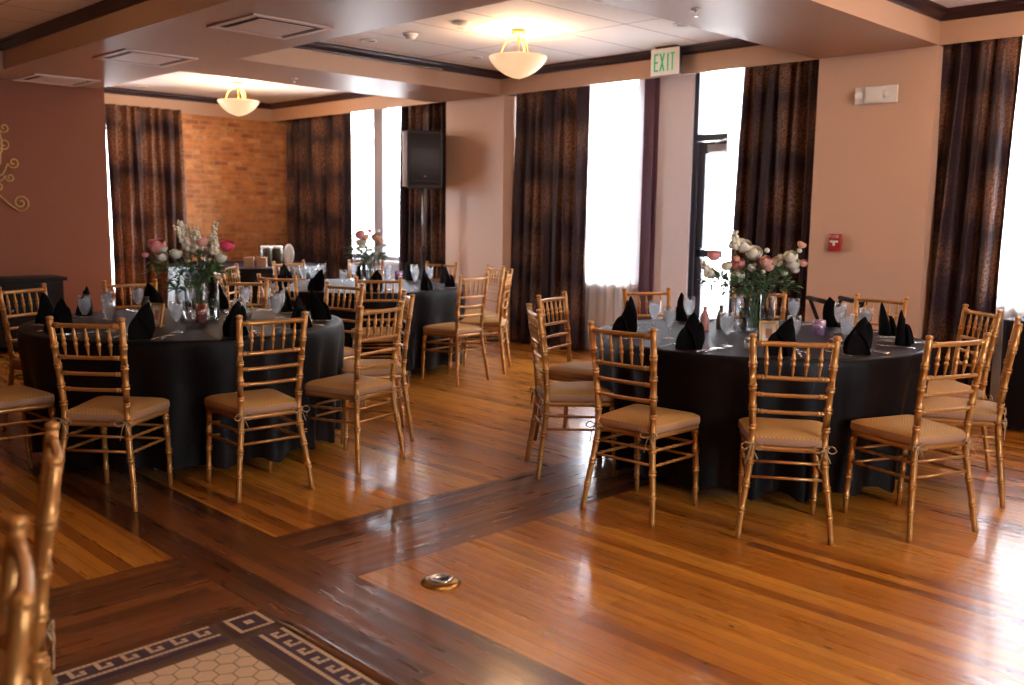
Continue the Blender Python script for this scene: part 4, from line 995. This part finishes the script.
# emergency light
t = thing('emergency_light', 'white two-lamp emergency light high on the beige pillar', 'emergency light', (XP, 3.305, 2.375))
b = MB(); b.rbox((-.055, -.075, -.06), (0, .075, .06), .01); b.build('housing', ['white_plastic'], t)
b = MB(); b.box((-.02, -.165, -.062), (0, .165, .066)); b.build('back_plate', ['white_plastic'], t)
for s in (-1, 1):
    b = MB(); M = Matrix.Translation((-.045, s*.115, 0)) @ Matrix.Rotation(R(-90+s*0), 4, 'Y'); rows = [[tuple(M @ Vector((r*cos(2*pi*k/14), r*sin(2*pi*k/14), z))) for k in range(14)] for r, z in ((.018, -.02), (.032, .012), (.034, .02), (.029, .018), (.008, .008))]
    b.loft(rows, 0, True); b.build('lamp_head', ['white_plastic'], t)
# fire alarm pull station
t = thing('fire_alarm', 'red fire alarm pull station on the beige pillar', 'fire alarm', (XP, 3.565, 1.235))
b = MB(); b.rbox((-.035, -.055, -.07), (0, .055, .07), .01); b.build('housing', ['red_plastic'], t)
b = MB()
b.box((-.046, -.032, .0), (-.036, .032, .016)); b.box((-.046, -.008, -.025), (-.036, .008, .0)); b.build('pull_handle', ['white_plastic'], t)
b = MB()
for k, (segs) in enumerate(([(0, 0, 0, 1), (0, 1, 1, 1), (0, .5, .8, .5)], [(.5, 0, .5, 1)], [(0, 0, 0, 1), (0, 1, 1, 1), (1, 1, 1, .5), (1, .5, 0, .5), (.4, .5, 1, 0)], LET['E'])):
    for (ax, az, bx, bz) in segs:
        y0 = .040-.022*k; b.box((-.038, y0-ax*.014-.0012, .040+az*.018-.0012), (-.0355, y0-bx*.014+.0012, .040+bz*.018+.0012)) if ax == bx or az == bz else b.tube([(-.037, y0-ax*.014, .040+az*.018), (-.037, y0-bx*.014, .040+bz*.018)], .0015, 5)
b.build('lettering', ['white_plastic'], t)

# loudspeaker on pole stand
SP = (6.98, 8.47)
t = thing('loudspeaker', 'black loudspeaker on a pole before the dark curtain', 'loudspeaker', (*SP, 1.71), R(-30))
b = MB(); prof = [(-.20, -.14), (.20, -.14), (.20, -.02), (.13, .16), (-.13, .16), (-.20, -.02)]
rows = [[(x*k, y*k, z) for x, y in prof] for z, k in ((0, .96), (.02, 1), (.62, 1), (.64, .96))]
b.loft(rows, 0, False); b.build('cabinet', ['black_plastic'], t)
b = MB(); b.rbox((-.185, -.152, .03), (.185, -.139, .61), .006); b.box((-.16, -.156, .43), (.16, -.150, .436)); b.box((-.16, -.156, .075), (.16, -.150, .081)); b.build('grille', ['black_plastic'], t)
b = MB(); b.box((-.012, -.157, .125), (.016, -.152, .137)); b.build('badge', ['mullion'], t)
b = MB(); b.rbox((-.245, -.13, .015), (-.198, -.06, .625), .01); b.box((-.247, -.115, .30), (-.243, -.075, .42))
b.build('lit_side_strip', ['window_wall'], t)  # added strip, pale colour stands in for window light on the black side
t = thing('speaker_stand', 'black tripod pole stand holding the loudspeaker', 'speaker stand', (*SP, 0))
b = MB(); b.tube([(0, 0, .12), (0, 0, 1.0)], .019, 10); b.build('lower_tube', ['black_plastic'], t)
b = MB(); b.tube([(0, 0, 1.0), (0, 0, 1.71)], .014, 10); b.build('upper_tube', ['grey_metal'], t)
b = MB(); b.lathe([(.02, .98), (.03, .985), (.03, 1.04), (.02, 1.045)], 12); b.box((.028, -.01, 1.0), (.07, .01, 1.025)); b.build('collar', ['black_plastic'], t)
for k in range(3):
    a = R(90+120*k); b = MB(); b.tube([(.02*cos(a), .02*sin(a), .62), (.24*cos(a), .24*sin(a), .012)], .011, 8); b.build('leg', ['black_plastic'], t)
# folding tray stand
t = thing('tray_stand', 'black folding tray stand with crossed legs below the fire alarm', 'tray stand', (6.88, 3.36, 0), R(-42))
for q in (-1, 1):
    for s in (-1, 1):
        b = MB(); b.tube([(-s*.22, q*.20, 0), (s*.13, q*.20, .80)], .016, 8); b.build('leg', ['black_wood'], t)
for s in (-1, 1):
    b = MB(); b.tube([(s*.13, -.24, .80), (s*.13, .24, .80)], .019, 8); b.build('top_bar', ['black_wood'], t)
    b = MB(); b.tube([(-s*.194, -.20, .06), (-s*.194, .20, .06)], .013, 8); b.build('foot_bar', ['black_wood'], t)
for y in (-.13, .13):
    b = MB(); b.tube(curve_pts([(-.13, y, .812), (0, y, .775), (.13, y, .812)], 8), .010, 6, flat=.25); b.build('strap', ['tile_brown'], t)
# brass floor outlet
t = thing('floor_outlet', 'round brass floor outlet cover on the light boards', 'floor outlet', (2.285, 2.66, 0))
b = MB(); b.lathe([(.002, .001), (.078, .001), (.078, .004), (.060, .012), (.046, .018), (.046, .015), (.002, .015)], 32); b.build('base', ['brass'], t)
b = MB(); b.lathe([(.045, .013), (.045, .020), (.040, .022), (.034, .018), (.002, .018)], 24); b.box((-.03, -.004, .018), (.03, .004, .022)); b.build('cap', ['silver'], t)
b = MB(); b.lathe([(.002, .0185), (.016, .0185), (.016, .0215), (.002, .0215)], 12, c=(.012, -.006, 0)); b.build('socket', ['black_plastic'], t)
# scroll wall decoration
t = thing('scroll_wall_decoration', 'gold wrought scroll decoration hanging on the brown wall', 'wall decoration', (2.96, YL-.03, 1.70))
b = MB()
def spiral(cx, cz, r0, turns, a0, sgn, lead=None, th=.007):
    pts = [] if lead is None else [Vector((lead[0], 0, lead[1])), Vector(((lead[0]+cx)*.5+(cz-lead[1])*.16, 0, (lead[1]+cz)*.5-(cx-lead[0])*.16))]
    N = 26
    for k in range(N+1):
        f = k/N; a = a0+sgn*2*pi*turns*f; r = r0*(1-.8*f); pts.append(Vector((cx+r*cos(a), .0, cz+r*sin(a))))
    b.tube(curve_pts(pts, len(pts)*2) if lead is None else curve_pts(pts, len(pts)*2), th, 6)
for s in (1, -1):
    for (cx, cz, r, tn, a0, lx, lz) in ((.33, -.22, .085, 1.6, 250, .03, -.02), (.20, .36, .06, 1.3, 200, .02, .04), (.28, .18, .06, 1.3, 190, .02, .02), (.10, .02, .05, 1.4, 200, .02, -.10), (.10, .52, .06, 1.2, 180, .0, .05), (.13, -.06, .05, 1.4, 120, .02, -.12), (.24, .03, .045, 1.3, 160, .03, .0), (.21, .52, .05, 1.2, 200, .02, .12)):
        spiral(s*cx, cz, r, tn, R(a0) if s > 0 else pi-R(a0), 1*s, (s*lx, lz))
b.tube([(0, 0, -.2), (0, 0, .55)], .009, 6)
b.build('scroll_work', ['old_gold'], t)
g = MB()
for k in range(8): leafm(g, (0, -.01, -.05), (.15*cos(R(45*k+20)), -.02, -.05+.15*sin(R(45*k+20))), .02, random.Random(k), 0)
g.build('rosette', ['old_gold'], t)
b = MB(); b.box((-.012, 0, -.02), (.012, .03, .0)); b.build('wall_hook', ['old_gold'], t)
# brass frame-like console items are hidden behind the chairs
for p in list(NAPS)+[GOB]+list(CUT.values()):
    assert p.name in USED
